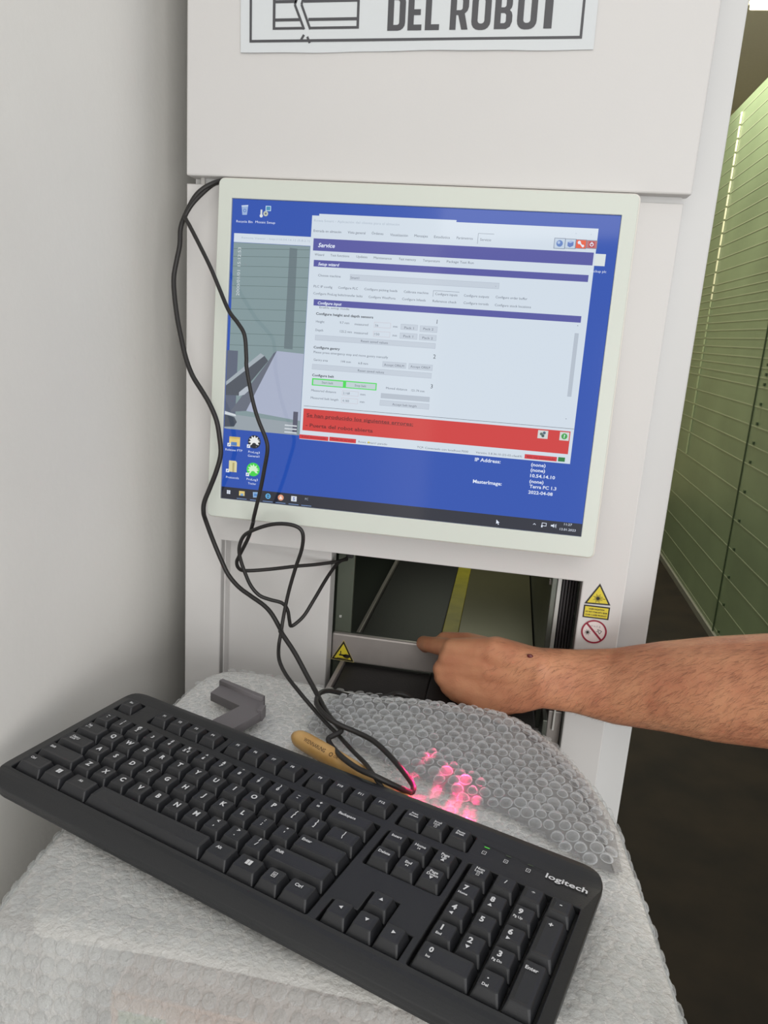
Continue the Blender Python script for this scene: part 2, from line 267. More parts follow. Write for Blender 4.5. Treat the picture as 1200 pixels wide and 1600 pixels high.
TEXTS= [('Entrada en almacén', 'dk', 84.9, 26.4, 28.0, 2.0, 0, 0), ('Vista general', 'dk', 119.4, 26.3, 17.6, 2.0, 0, 0), ('Órdenes', 'dk', 143.3, 26.1, 11.5, 2.0, 0, 0), ('Visualización', 'dk', 161.6, 26.6, 17.5, 2.0, 0, 0), ('Mensajes', 'dk', 185.4, 26.4, 13.0, 2.0, 0, 0), ('Estadística', 'dk', 204.6, 26.5, 15.2, 2.0, 0, 0), ('Parámetros', 'dk', 226.4, 26.4, 15.4, 2.0, 0, 0), ('Servicio', 'dk', 248.9, 26.9, 10.4, 2.0, 0, 0), ('Rowa Smart - Aplicación del cliente para el almacén', 'lt', 84.7, 16.8, 85.2, 1.9, 0, 0), ('Service', 'wh', 90.3, 39.7, 17.0, 3.3, 1, 1), ('Wizard', 'dk', 87.4, 48.8, 9.4, 1.9, 0, 0), ('Test functions', 'dk', 103.4, 48.7, 19.0, 1.9, 0, 0), ('Updates', 'dk', 129.6, 48.6, 11.0, 1.9, 0, 0), ('Maintenance', 'dk', 147.0, 48.8, 17.8, 1.9, 0, 0), ('Test memory', 'dk', 171.8, 48.7, 17.0, 1.9, 0, 0), ('Temperature', 'dk', 195.6, 48.8, 16.5, 1.9, 0, 0), ('Package Test Run', 'dk', 218.9, 48.6, 26.0, 1.9, 0, 0), ('Setup wizard', 'wh', 91.4, 57.6, 21.6, 2.3, 1, 1), ('Choose machine', 'dk', 92.1, 68.4, 23.0, 1.9, 0, 0), ('Smart1', 'dk', 125.2, 68.9, 8.6, 1.9, 0, 0), ('PLC IP config', 'dk', 88.2, 79.2, 19.1, 1.9, 0, 0), ('Configure PLC', 'dk', 113.4, 79.0, 19.9, 1.9, 0, 0), ('Configure picking heads', 'dk', 139.9, 78.9, 33.0, 1.9, 0, 0), ('Calibrate machine', 'dk', 179.4, 79.1, 24.3, 1.9, 0, 0), ('Configure inputs', 'dk', 210.4, 79.4, 21.7, 1.9, 0, 0), ('Configure outputs', 'dk', 238.3, 79.2, 24.2, 1.9, 0, 0), ('Configure ProLog belts/transfer belts', 'dk', 88.3, 86.0, 50.2, 1.9, 0, 0), ('Configure WestPorts', 'dk', 144.7, 86.1, 26.9, 1.9, 0, 0), ('Configure Infeeds', 'dk', 178.3, 86.1, 23.3, 1.9, 0, 0), ('Reference check', 'dk', 208.5, 86.2, 23.4, 1.9, 0, 0), ('Configure toroids', 'dk', 238.7, 86.1, 24.1, 1.9, 0, 0), ('Configure order buffer', 'dk', 268.9, 78.9, 30.1, 1.9, 0, 0), ('Configure stock locations', 'dk', 268.9, 86.3, 34.4, 1.9, 0, 0), ('Configure input', 'wh', 93.4, 95.0, 24.5, 2.3, 1, 1), ('Enable setup mode', 'dk', 95.5, 99.2, 30.5, 1.6, 0, 0), ('Configure height and depth sensors', 'bk', 92.3, 105.5, 58.5, 2.0, 1, 0), ('Height', 'dk', 92.7, 113.1, 8.7, 1.9, 0, 0), ('9.7 mm', 'dk', 117.3, 112.7, 9.6, 1.9, 0, 0), ('measured', 'dk', 132.6, 113.1, 13.7, 1.9, 0, 0), ('56', 'dk', 153.4, 113.0, 3.1, 1.9, 0, 0), ('mm', 'dk', 171.5, 112.9, 4.4, 1.9, 0, 0), ('Pack 1', 'dk', 182.8, 113.4, 9.4, 1.9, 0, 0), ('Pack 2', 'dk', 201.7, 113.2, 9.9, 1.9, 0, 0), ('Depth', 'dk', 92.7, 121.5, 7.9, 1.9, 0, 0), ('125.2 mm', 'dk', 117.9, 121.2, 12.3, 1.9, 0, 0), ('measured', 'dk', 132.6, 121.4, 13.8, 1.9, 0, 0), ('150', 'dk', 153.1, 121.5, 5.1, 1.9, 0, 0), ('mm', 'dk', 171.6, 121.5, 4.4, 1.9, 0, 0), ('Pack 1', 'dk', 182.5, 121.5, 9.6, 1.9, 0, 0), ('Pack 2', 'dk', 201.5, 121.8, 10.3, 1.9, 0, 0), ('Reset saved values', 'dk', 140.1, 129.2, 27.4, 1.9, 0, 0), ('Please press emergency stop and move gantry manually', 'dk', 92.2, 143.3, 76.5, 1.9, 0, 0), ('Gantry area', 'dk', 92.7, 150.9, 14.7, 1.9, 0, 0), ('144 mm', 'dk', 121.1, 150.6, 10.2, 1.9, 0, 0), ('6.8 mm', 'dk', 139.0, 151.0, 9.9, 1.9, 0, 0), ('Accept ORILM', 'dk', 165.3, 150.6, 20.2, 1.9, 0, 0), ('Accept ORILP', 'dk', 192.0, 150.4, 19.7, 1.9, 0, 0), ('Reset saved values', 'dk', 139.1, 158.3, 26.8, 1.9, 0, 0), ('Start belt', 'dk', 102.6, 173.1, 11.8, 1.9, 0, 0), ('Stop belt', 'dk', 136.9, 173.3, 11.7, 1.9, 0, 0), ('Measured distance', 'dk', 92.2, 181.7, 25.9, 1.9, 0, 0), ('2.168', 'dk', 125.5, 181.9, 6.8, 1.9, 0, 0), ('mm', 'dk', 143.3, 181.7, 5.1, 1.9, 0, 0), ('Measured belt length', 'dk', 92.0, 189.2, 28.9, 1.9, 0, 0), ('4.183', 'dk', 125.3, 189.5, 6.8, 1.9, 0, 0), ('mm', 'dk', 143.5, 189.2, 4.6, 1.9, 0, 0), ('Moved distance', 'dk', 169.1, 173.4, 21.5, 1.9, 0, 0), ('151.74 mm', 'dk', 194.9, 173.7, 13.2, 1.9, 0, 0), ('Accept belt length', 'dk', 176.7, 189.0, 24.7, 1.9, 0, 0), ('Configure gantry', 'bk', 91.9, 138.6, 27.2, 2.0, 1, 0), ('Configure belt', 'bk', 92.0, 166.4, 22.8, 2.0, 1, 0), ('1', 'bk', 214.3, 105.6, 3.0, 3.4, 0, 0), ('2', 'bk', 213.8, 139.1, 3.0, 3.4, 0, 0), ('3', 'bk', 213.8, 168.2, 3.0, 3.4, 0, 0), ('Se han producido los siguientes errores:', 'rt', 88.7, 207.2, 110.8, 3.0, 1, 0), ('- Puerta del robot abierta', 'rt', 88.3, 217.4, 70.6, 3.0, 1, 0), ('Rowa smart1 parado', 'dk', 144.8, 229.7, 29.9, 1.7, 0, 0), ('TCP: Conectado con localhost:7030', 'dk', 205.3, 229.7, 51.8, 1.7, 0, 0), ('Versión: 5.8.36.10 (22-02-cfaa69)', 'dk', 264.7, 229.5, 45.5, 1.7, 0, 0), ('Robot desconectado', 'rt', 84.9, 229.6, 25.5, 1.5, 0, 0), ('Modo de servicio', 'rt', 116.5, 229.4, 23.3, 1.5, 0, 0), ('BD: no conectado', 'rt', 315.3, 229.2, 27.0, 1.5, 0, 0), ('IP Address:', 'wh', 264.5, 236.6, 25.5, 2.9, 1, 0), ('(none)', 'wh', 320.0, 236.4, 14.1, 2.7, 1, 0), ('(none)', 'wh', 320.1, 241.7, 14.1, 2.7, 1, 0), ('10.54.14.10', 'wh', 320.3, 247.4, 24.2, 2.7, 1, 0), ('(none)', 'wh', 320.2, 253.1, 13.8, 2.7, 1, 0), ('Terra PC 1.3', 'wh', 320.8, 258.2, 26.2, 2.7, 1, 0), ('2022-04-08', 'wh', 320.3, 264.0, 23.8, 2.7, 1, 0), ('MasterImage:', 'wh', 264.7, 258.6, 28.7, 2.9, 1, 0), ('11:27', 'wh', 358.7, 292.6, 7.6, 1.9, 0, 0), ('13.01.2023', 'wh', 355.0, 297.9, 15.5, 1.9, 0, 0), ('Recycle Bin', 'wh', 4.7, 21.0, 16.9, 1.9, 0, 0), ('Mosaic Setup', 'wh', 24.6, 20.8, 20.5, 1.9, 0, 0), ('Remote Viewer - http://10.54.14.12 (5.8.2.1)', 'lt', 10.9, 36.4, 70.7, 1.6, 0, 0), ('Backup plc', 'wh', 354.4, 50.1, 14.5, 1.9, 0, 0), ('Release FTP', 'wh', 2.7, 250.6, 18.8, 1.9, 0, 0), ('ProLog3', 'wh', 28.0, 250.8, 12.5, 1.9, 0, 0), ('General1', 'wh', 27.7, 254.9, 12.6, 1.9, 0, 0), ('Protocols', 'wh', 4.6, 279.9, 14.2, 1.9, 0, 0), ('ProLog3', 'wh', 27.5, 279.8, 12.3, 1.9, 0, 0), ('Tracker', 'wh', 29.3, 284.2, 8.9, 1.9, 0, 0)]

# ================================================================== the setting
wall_m = mat('wall_paint', (232, 230, 225), 0.85, noise_amt=0.04, noise_scale=6, bump=0.25, bump_scale=120)
floor_m = mat('dark_floor', (38, 31, 22), 0.8, noise_amt=0.5, noise_scale=5, tint=(24, 20, 15), spec=0.25, bump=0.3, bump_scale=40)
aisle_m = mat('aisle_wall_paint', (205, 196, 150), 0.8, noise_amt=0.06, noise_scale=3)
ceil_m = mat('ceiling_paint', (225, 222, 212), 0.9, noise_amt=0.03)
def struct(o): o['kind'] = 'structure'; return o
struct(box('floor', -400, 4200, -2600, 8200, -1560, -1500, floor_m, bevel=0))
struct(box('wall_left', -520, -397, -2600, 8200, -1500, 2150, wall_m, bevel=0))
struct(box('wall_back', -397, 4200, 8000, 8120, -1500, 2150, aisle_m, bevel=0))
struct(box('wall_right', 3600, 3720, 900, 8000, -1500, 2150, aisle_m, bevel=0))
struct(box('ceiling', -520, 4200, 1100, 8200, 2150, 2230, ceil_m, bevel=0))

# a batten lamp on the ceiling above the aisle
lamp = thing('ceiling_lamp', 'long white ceiling lamp glowing at the top right corner', 'lamp', P(1270, 4900, 2150))
box('housing', 1180, 1360, 4200, 5580, 2095, 2150, mat('lamp_white', (235, 235, 230), 0.4), lamp, 4)
box('diffuser', 1200, 1340, 4220, 5560, 2060, 2096, mat('lamp_glow', (255, 250, 230), 0.4, emit=(255, 244, 205), estr=7.0), lamp, 6)

# ================================================================== picking robot cabinet
white = mat('white_enamel', (208, 206, 204), 0.42, noise_amt=0.02, noise_scale=5, bump=0.06, bump_scale=350)
white2 = mat('white_enamel_frame', (208, 208, 207), 0.45, noise_amt=0.02, noise_scale=5)
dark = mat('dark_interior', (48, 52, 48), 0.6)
steel = mat('brushed_steel', (172, 165, 161), 0.4, metal=0.4, noise_amt=0.12, noise_scale=30)
steel_d = mat('dull_galvanised', (112, 116, 108), 0.42, metal=0.7, noise_amt=0.2, noise_scale=25)
black_r = mat('black_rubber', (34, 33, 33), 0.55, bump=0.2, bump_scale=500)
rob = thing('robot_cabinet', 'white enamel picking robot cabinet with an open dispensing slot below its monitor', 'machine', P(-90, 1300, -1500))
box('upper_door', -348, 143.5, 775, 797, 137, 900, white, rob, 1.6)
# front panel around the opening, one sheet-metal piece with the slot cut out
me = curve_shape([[(-352, -1440), (-308, -1440), (-308, -247), (95, -247), (95, -1440), (139.5, -1440), (139.5, 131), (-352, 131)]], 8.5, 1.5)
me.transform(Matrix(((.001, 0, 0, 0), (0, 0, .001, .795), (0, .001, 0, EYE/1000), (0, 0, 0, 1))))
me.flip_normals(); link('front_panel', me, white, rob)
box('infill_panel', -307, -184, 809, 834, -1440, -225, white, rob, 1.5)
box('panel_return', -312, -306.5, 795, 822, -1440, -240, white, rob, 0.5)
box('lower_front_panel', -184, 95, 812, 834, -1440, -440, white, rob, 1.5)
box('door_seal', -335, 138, 790, 806, 131, 150, white2, rob, 0)
box('hinge_pin', -337, -333, 786, 792, 128, 140, mat('hinge_grey', (190, 188, 184), 0.4), rob, 0.5)
box('side_frame', 138, 173, 806, 1500, -1480, 1400, white2, rob, 2)
box('side_frame', -352, -330, 806, 1500, -1480, 1400, white2, rob, 2)
box('top_cover', -330, 138, 806, 1500, 1370, 1400, white2, rob, 0)
box('back_cover', -330, 138, 1485, 1500, -1480, 1370, dark, rob, 0)
box('base_plinth', -340, 165, 830, 1490, -1500, -1480, dark, rob, 0)
# interior of the slot
area('slot_fill_light', P(-20, 1250, -165), P(-20, 1150, -400), 0.30, 0.25, 0.45, (0.95, 1.0, 0.80))  # added lamp without a visible fitting, brightens the slot interior
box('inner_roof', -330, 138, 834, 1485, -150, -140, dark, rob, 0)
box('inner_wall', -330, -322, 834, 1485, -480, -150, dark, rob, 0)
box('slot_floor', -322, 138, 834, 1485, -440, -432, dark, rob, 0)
box('side_guide', -183, -163, 842, 848, -440, -180, mat('guide_plate', (92, 98, 86), 0.45, metal=0.4), rob, 0.5)
box('guide_screw', -178, -175, 840, 842, -345, -342, mat('screw_zinc', (215, 215, 210), 0.3, metal=0.6), rob, 0.3)
box('conveyor_belt', -166, -60, 744, 1480, -412, -402, black_r, rob, 2)
box('belt_guide_rail', -172, -167, 746, 1480, -412, -398, steel, rob, 0.6)
box('yellow_belt_edge', -60, -38, 862, 1480, -410, -400.5, mat('yellow_belt', (186, 172, 52), 0.5, noise_amt=0.25, noise_scale=30), rob, 1)
box('front_belt', -60, 62, 744, 858, -412, -402, black_r, rob, 2)
box('transfer_plate', -38, 64, 862, 1480, -412, -402, mat('olive_plate', (120, 114, 90), 0.33, metal=0.3, noise_amt=0.2, noise_scale=6), rob, 0.5)
box('guard_plate', 66, 75, 815, 1480, -440, -160, steel_d, rob, 0.8)
box('guard_edge', 72, 76.5, 812, 815, -470, -160, mat('pale_edge', (188, 188, 184), 0.35, metal=0.4), rob, 0.6)
box('edge_bolt', 64, 67, 826, 832, -268, -262, steel, rob, 0.8)
bm = bmesh.new()
for k in range(5): add_box(bm, 78+k*3.6, 80.4+k*3.6, 818+k*3, 824+k*3, -440, -200, 0.3)
add_box(bm, 77, 97, 838, 842, -440, -200)
link('ribbed_liner', bmmesh('ribbed_liner', bm), mat('liner_black', (52, 48, 50), 0.5), rob)
box('jaw_bracket', 79, 94, 800, 834, -470, -408, steel, rob, 1)
box('jaw_pin', 84.5, 86.5, 796, 800, -430, -392, mat('pale_edge2', (205, 203, 198), 0.35), rob, 0.3)
box('jaw_arm', 71, 76, 770, 812, -470, -405, steel_d, rob, 1)
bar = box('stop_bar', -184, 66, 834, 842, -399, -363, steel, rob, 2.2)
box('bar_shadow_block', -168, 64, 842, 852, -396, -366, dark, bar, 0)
box('grommet', -173, -165, 838, 843, -268, -260, black_r, rob, 1)

# stickers
yel = mat('sticker_yellow', (214, 196, 52), 0.45); blk = mat('print_black', (28, 24, 20), 0.5); stw = mat('sticker_white', (226, 214, 212), 0.45); red_p = mat('print_crimson', (146, 34, 58), 0.5)
def front(Y): return lambda x, z, l: P(x, Y-0.12*l, z)
def tri(f, a, b, c, m, l): f.poly([a, b, c], m, l)
def inset_tri(a, b, c, d):
    g = ((a[0]+b[0]+c[0])/3, (a[1]+b[1]+c[1])/3); return [(p[0]+(g[0]-p[0])*d, p[1]+(g[1]-p[1])*d) for p in (a, b, c)]
def sunburst(f, cx, cy, r, m, l):
    f.disc(cx, cy, r*0.34, m, l)
    for k in range(16):
        a = 2*math.pi*k/16; f.line((cx+r*0.3*math.cos(a), cy+r*0.3*math.sin(a)), (cx+r*math.cos(a)*(1 if k % 2 else .72), cy+r*math.sin(a)*(1 if k % 2 else .72)), r*0.09, m, l)
f = Flat(front(784.6))
A_, B_, C_ = (113, -246.5), (99.6, -270.5), (126.6, -269.5)
f.poly([A_, B_, C_], blk, 1); f.poly(inset_tri(A_, B_, C_, 0.2), yel, 2); sunburst(f, 112.8, -263.2, 5.2, blk, 3); f.line((112.8, -263.2), (120.6, -263.2), 0.5, blk, 3)
o = f.build('laser_warning_triangle', rob); tag(o, 'yellow triangular laser warning sticker')
f = Flat(front(784.6)); f.rect(99.6, -286, 126.6, -271.8, blk, 1); f.rect(101, -284.6, 125.2, -273.2, yel, 2)
for i, (s, w) in enumerate((('LASER RADIATION', 16), ('DO NOT STARE INTO BEAM', 22.4), ('CLASS 2 LASER PRODUCT', 22.4))): f.text(s, 113.1, -275.6-i*3.3, 1.7, blk, 3, width=w, bold=0.03, center=True, ydir=1)
tag(f.build('laser_warning_plate', rob), 'yellow laser warning text sticker')
f = Flat(front(784.6)); f.disc(113.5, -301, 13.6, stw, 1, 40); f.ring(113.5, -301, 11.6, 13.4, red_p, 3)
f.line((105.2, -292.4), (121.8, -309.6), 2.1, red_p, 3); sunburst(f, 107, -302.5, 3.6, blk, 2)
for a, b in (((117, -298), (121.5, -299.6)), ((117, -298), (119.4, -303)), ((121.5, -299.6), (119.4, -303)), ((115.5, -300.5), (118, -300.6))): f.line(a, b, 0.5, blk, 2)
f.text('10 m (1 s)', 114.5, -294.6, 2.0, mat('print_grey', (120, 110, 110), 0.5), 2, width=10, center=True, ydir=1)
tag(f.build('laser_prohibition_sign', rob), 'round red and white laser prohibition sticker')
f = Flat(front(833.7)); a, b, c = (-169, -370.5), (-184, -397.5), (-154.5, -398.2)
f.poly([a, b, c], mat('sticker_rim', (200, 184, 120), 0.5), 1); f.poly(inset_tri(a, b, c, 0.06), blk, 2); f.poly(inset_tri(a, b, c, 0.28), yel, 3)
f.disc(-164.6, -391.2, 4.6, blk, 4, 16, 2.6); f.rect(-174, -391.4, -166, -389.4, blk, 4); f.rect(-172.6, -389.4, -171.4, -385, blk, 4); f.rect(-176, -395, -162, -394.2, blk, 4)
tag(f.build('hand_crush_warning', bar), 'yellow triangular crushed hand warning sticker')

# ================================================================== printed sign on the upper door
sg = thing('printed_sign', 'white laminated sign with black border reading DEL ROBOT on the upper door', 'sign', P(-126, 774, 252), (0, math.radians(-1.15), 0))
ca, sa = math.cos(math.radians(1.15)), math.sin(math.radians(1.15))
SGX, SGZ = -126.0, 252.5
def sl(x, z, l=0): return mm(x, -0.1*l-0.6-0.25*math.sin(x*0.03)*max(0, 1-z/30.0), z)   # the sign's own frame, mm
v = []; fc = []; nx, nz = 40, 12; HS = 215
for j in range(nz+1):
    for i in range(nx+1):
        x = -166+332*i/nx; z = HS*j/nz; z += (0.5*math.sin(x*0.028+1)+0.2*math.sin(x*0.09))*(1-j/nz)**3
        v.append(sl(x, z))
for j in range(nz):
    for i in range(nx): a = j*(nx+1)+i; fc.append((a, a+1, a+nx+2, a+nx+1))
me = pydata('sheet', v, fc); me.materials.append(mat('laminate', (210, 214, 216), 0.5, spec=0.3))
o = link('sheet', me, None, sg, local=True); md = o.modifiers.new('thick', 'SOLIDIFY'); md.thickness = 0.0006; md.offset = -1
ink = mat('sign_ink', (72, 72, 76), 0.45)
f = Flat(sl); f.frame(-157, 8.5, 155, 206, 2.3, ink, 3); f.build('border', sg, True)
f = Flat(sl); X0, X1, Z0 = -134, -50, 19.2
for q in ((X0, Z0, -103, Z0+2.2), (X0, Z0+7, -107, Z0+9.6), (X0, Z0+22.4, -111, Z0+25), (X0, Z0, X0+2.6, Z0+32), (-97, Z0, X1, Z0+2.2), (-99, Z0+7, X1, Z0+9.6), (-104, Z0+22.4, X1, Z0+25), (X1-2.4, Z0, X1, Z0+32), (X0, Z0+30, -108, Z0+32), (-103, Z0+30, X1, Z0+32)): f.rect(*q, ink, 3)
for a, b in (((-103, Z0), (-112.5, Z0+21)), ((-112.5, Z0+21), (-108, Z0+32)), ((-97, Z0), (-106, Z0+21)), ((-106, Z0+21), (-102.5, Z0+32))): f.line(a, b, 2.2, ink, 3)
f.line((-106.5, Z0-10), (-103, Z0-4.6), 2.2, ink, 3); f.line((-99.8, Z0-6.2), (-97.2, Z0-11.6), 2.2, ink, 3)
f.build('pictogram', sg, True)
H_ = 30.0; S_ = 5.6
def glyph(ch, x0, x1):
    w = x1-x0; q = []
    if ch == 'D': q = [rrect(0, 0, w, H_, (0, 6.5, 6.5, 0)), rrect(S_, S_-.8, w-S_, H_-S_+.8, (0, 2, 2, 0))[::-1]]
    if ch == 'O': q = [rrect(0, -.5, w, H_+.5, 7), rrect(S_, S_-.8, w-S_, H_-S_+.8, 2.6)[::-1]]
    if ch == 'E': q = [[(0, 0), (w, 0), (w, S_-.8), (S_, S_-.8), (S_, 12.6), (w-1.2, 12.6), (w-1.2, 17.4), (S_, 17.4), (S_, H_-S_+.8), (w, H_-S_+.8), (w, H_), (0, H_)]]
    if ch == 'L': q = [[(0, 0), (w, 0), (w, S_-.8), (S_, S_-.8), (S_, H_), (0, H_)]]
    if ch == 'T': q = [[(w/2-3.6, 0), (w/2+3.6, 0), (w/2+3.6, H_-S_+.6), (w, H_-S_+.6), (w, H_), (0, H_), (0, H_-S_+.6), (w/2-3.6, H_-S_+.6)]]
    if ch == 'R': q = [[(0, 0), (S_, 0), (S_, 12), (7.4, 12), (w-S_-.2, 0), (w, 0), (w-3.4, 13.2), (w-1, 15.4), (w, 18.5), (w, 24), (w-1.6, 28), (w-5, H_), (0, H_)], rrect(S_, 16, w-S_, H_-S_+.8, (0, 2, 2, 0))[::-1]]
    if ch == 'B': q = [[(0, 0), (w-5, 0), (w-1.6, 2), (w, 6), (w, 11), (w-.8, 13.6), (w-2.6, 15.4), (w-1, 17.2), (w-.4, 19.6), (w-.4, 24), (w-2, 28), (w-5.4, H_), (0, H_)], rrect(S_, S_-.8, w-S_, 13, (0, 2, 2, 0))[::-1], rrect(S_, 17.6, w-S_-.3, H_-S_+.8, (0, 2, 2, 0))[::-1]]
    return [[(x+x0, y) for x, y in p] for p in q]
for ch, a, b in (('D', -149, -132.4), ('E', -130, -117), ('L', -113.8, -100.6), ('R', -90.9, -74.2), ('O', -71.2, -53.8), ('B', -50.4, -34.4), ('O', -30, -12.4), ('T', -11.4, 6.6)):
    me = curve_shape(glyph(ch, a-SGX, b-SGX)); bx = Vector((0, 0, 0))
    for q in me.vertices: q.co = sl(q.co.x, q.co.y+17.0, 3)
    o = link('letter', me, ink, sg, local=True)

# ================================================================== monitor
TILT = -0.062
mon = thing('touch_monitor', 'square touch monitor in an off-white frame mounted on the cabinet showing a service screen', 'monitor', P(-105.7, 754.5, -36.4), (TILT, 0, 0))
def ml(x, y, z): return mm(x, y, z)
bez = mat('bezel_offwhite', (206, 211, 202), 0.3, spec=0.5); rim_m = mat('bezel_rim', (222, 218, 210), 0.4)
me = curve_shape([rrect(-202, -171.5, 202, 170, 5), rrect(-188.2, -151.7, 188.2, 151.7, 0.5)[::-1]], 1.2, 0.6)
me.transform(Matrix(((.001, 0, 0, 0), (0, 0, .001, -.0006), (0, .001, 0, 0), (0, 0, 0, 1)))); me.flip_normals()
link('bezel', me, bez, mon, local=True)
me = curve_shape([rrect(-204, -173.5, 204, 172, 6)], 11, 1.2)
me.transform(Matrix(((.001, 0, 0, 0), (0, 0, .001, .0145), (0, .001, 0, 0), (0, 0, 0, 1)))); me.flip_normals()
link('housing', me, rim_m, mon, local=True)
bm = bmesh.new(); add_box(bm, -150, 150, 24, 30, -130, 130, 1.0, mm); link('mount_plate', bmmesh('mount_plate', bm), rim_m, mon, local=True)
SCRM = {}
def scrm(rgb, k=1.0):
    key = 'screen_%d_%d_%d' % rgb
    if key not in SCRM: SCRM[key] = mat(key, (8, 8, 10), 0.07, spec=0.55, emit=rgb, estr=k)
    return SCRM[key]
def s3(x, y, l): return mm(x-188, -0.02*l+0.25, 151.5-y)
f = Flat(s3); f.rect(0, 0, 376, 303, scrm((38, 78, 172)), 0); scr = f.build('screen', mon, True); tag(scr, 'lit screen with a blue desktop')
CC = {'win': (206, 217, 228), 'win2': (206, 217, 228), 'band': (82, 84, 158), 'red': (204, 58, 56), 'line': (90, 95, 105), 'red2': (205, 52, 58), 'grn': (40, 120, 60), 'task': (38, 40, 52), 'btn': (192, 202, 214), 'box': (196, 190, 200), 'green': (70, 215, 85), 'btn2': (188, 205, 208), 'gry': (178, 188, 200), 'tab': (120, 130, 145), 'toolt1': (190, 205, 222), 'toolt2': (190, 205, 222), 'toolt3': (226, 92, 62), 'toolt4': (190, 110, 112), 'iconw': (205, 210, 208), 'file': (214, 222, 222), 'cam': (128, 148, 152), 'rt': (112, 30, 34), 'dk': (92, 100, 116), 'bk': (48, 54, 66), 'lt': (170, 182, 196), 'wh': (222, 230, 245)}
CS = {k: scrm(c) for k, c in CC.items()}
fw = Flat(s3); fcam = Flat(s3); ft = Flat(s3)
WN = {'win': 'window_panel', 'win2': 'window_panel', 'band': 'title_band', 'red': 'error_banner', 'line': 'divider_line', 'red2': 'status_cell', 'grn': 'status_cell', 'task': 'task_bar', 'btn': 'button', 'box': 'input_box', 'green': 'highlight_frame', 'btn2': 'button', 'gry': 'button', 'tab': 'selected_tab', 'iconw': 'icon_button', 'file': 'file_icon', 'rt': 'underline'}
for n, c, x0, y0, x1, y1, z in RECTS:
    if n == 'cam': fcam.rect(max(x0, 0.4), y0, x1, y1, CS[c], z); continue
    g = Flat(s3)
    if n == 'task': g.rect(0, y0, 376, 303, CS[c], z)
    elif n == 'ul': g.rect(x0, y0-0.1, x1, y0+0.25, CS[c], z)
    elif c == 'tab': g.line((x0, y0), (x0, y1), .35, CS[c], 4); g.line((x0, y0), (x1, y0), .35, CS[c], 4)
    else:
        g.rect(x0, y0, x1, y1, CS[c], z)
        if c in ('btn', 'gry'): g.frame(x0, y0, x1, y1, 0.3, scrm((172, 182, 196)), z+1)
        if c == 'box': g.rect(x0+.35, y0+.35, x1-.35, y1-.35, CS['win'], z+1)
    g.build('scroll_bar' if n == 'scroll' else WN.get(c, 'tool_button'), scr, True)
# small window furniture
def sym():
    global fw
    if fw.f: fw.build('button_symbol', scr, True)
    fw = Flat(s3)
fw.text('v', 267.6, 68.9, 1.2, CS['dk'], 5); sym()
for x, y, s in ((324.7, 16.8, '-'), (337.4, 17.1, 'o'), (351, 17.4, 'x')): fw.text(s, x, y, 1.6, CS['lt'], 5, center=True); sym()
TOOL = [r for r in RECTS if r[0].startswith('toolt')]
for i, r in enumerate(TOOL):
    sym(); cx, cy = (r[2]+r[4])/2, (r[3]+r[5])/2
    fw.frame(r[2], r[3], r[4], r[5], .5, scrm((120, 130, 150)), 4)
    if i == 0: fw.disc(cx, cy, 3.0, scrm((96, 128, 190)), 5); fw.disc(cx-.8, cy-.8, 1.3, scrm((170, 190, 222)), 6)
    if i == 1: fw.poly([(cx-2.6, cy-1.6), (cx+.4, cy-3.2), (cx+2.8, cy-2), (cx+2.8, cy+1.6), (cx-.2, cy+3.2), (cx-2.6, cy+2)], scrm((96, 122, 188)), 5); fw.poly([(cx-2.6, cy-1.6), (cx+.4, cy-3.2), (cx+2.8, cy-2), (cx-.2, cy-.6)], scrm((165, 185, 222)), 6)
    if i == 2: fw.line((cx-2.4, cy-2.4), (cx+2.2, cy+2.4), 1.2, CS['wh'], 5); fw.disc(cx-1.6, cy-1.4, 1.5, CS['wh'], 5, 12); fw.disc(cx+2, cy+1.6, 1.2, CS['wh'], 5, 12)
    if i == 3: fw.rect(cx-2.6, cy-2.6, cx+2.6, cy+2.6, scrm((176, 64, 72)), 5); fw.ring(cx, cy, 1.1, 1.8, CS['wh'], 6, 16); fw.rect(cx-.35, cy-2.2, cx+.35, cy-.2, CS['wh'], 7)
sym()
for r in RECTS:
    if r[0] == 'ic1':
        cx, cy = (r[2]+r[4])/2, (r[3]+r[5])/2
        for dx, dy, c in ((-1.5, -.4, (90, 110, 100)), (1.2, -1.6, (80, 100, 120)), (.2, 1.3, (70, 90, 90))): fw.disc(cx+dx, cy+dy, 1.5, scrm(c), 5, 10)
    if r[0] == 'ic2': sym(); cx, cy = (r[2]+r[4])/2, (r[3]+r[5])/2; fw.disc(cx, cy, 2.9, scrm((64, 160, 72)), 5); fw.text('?', cx, cy, 3.2, CS['wh'], 6, center=True, bold=.03)
sym()
fw.poly([(348.1, 100.9), (349.5, 100.9), (348.8, 100.2)], CS['dk'], 5); sym(); fw.poly([(347.6, 188.8), (349, 188.8), (348.3, 189.5)], CS['dk'], 5)
sym(); fw.disc(142.5+13.0, 229.6, 1.1, scrm((230, 214, 60)), 5, 10)
sym()

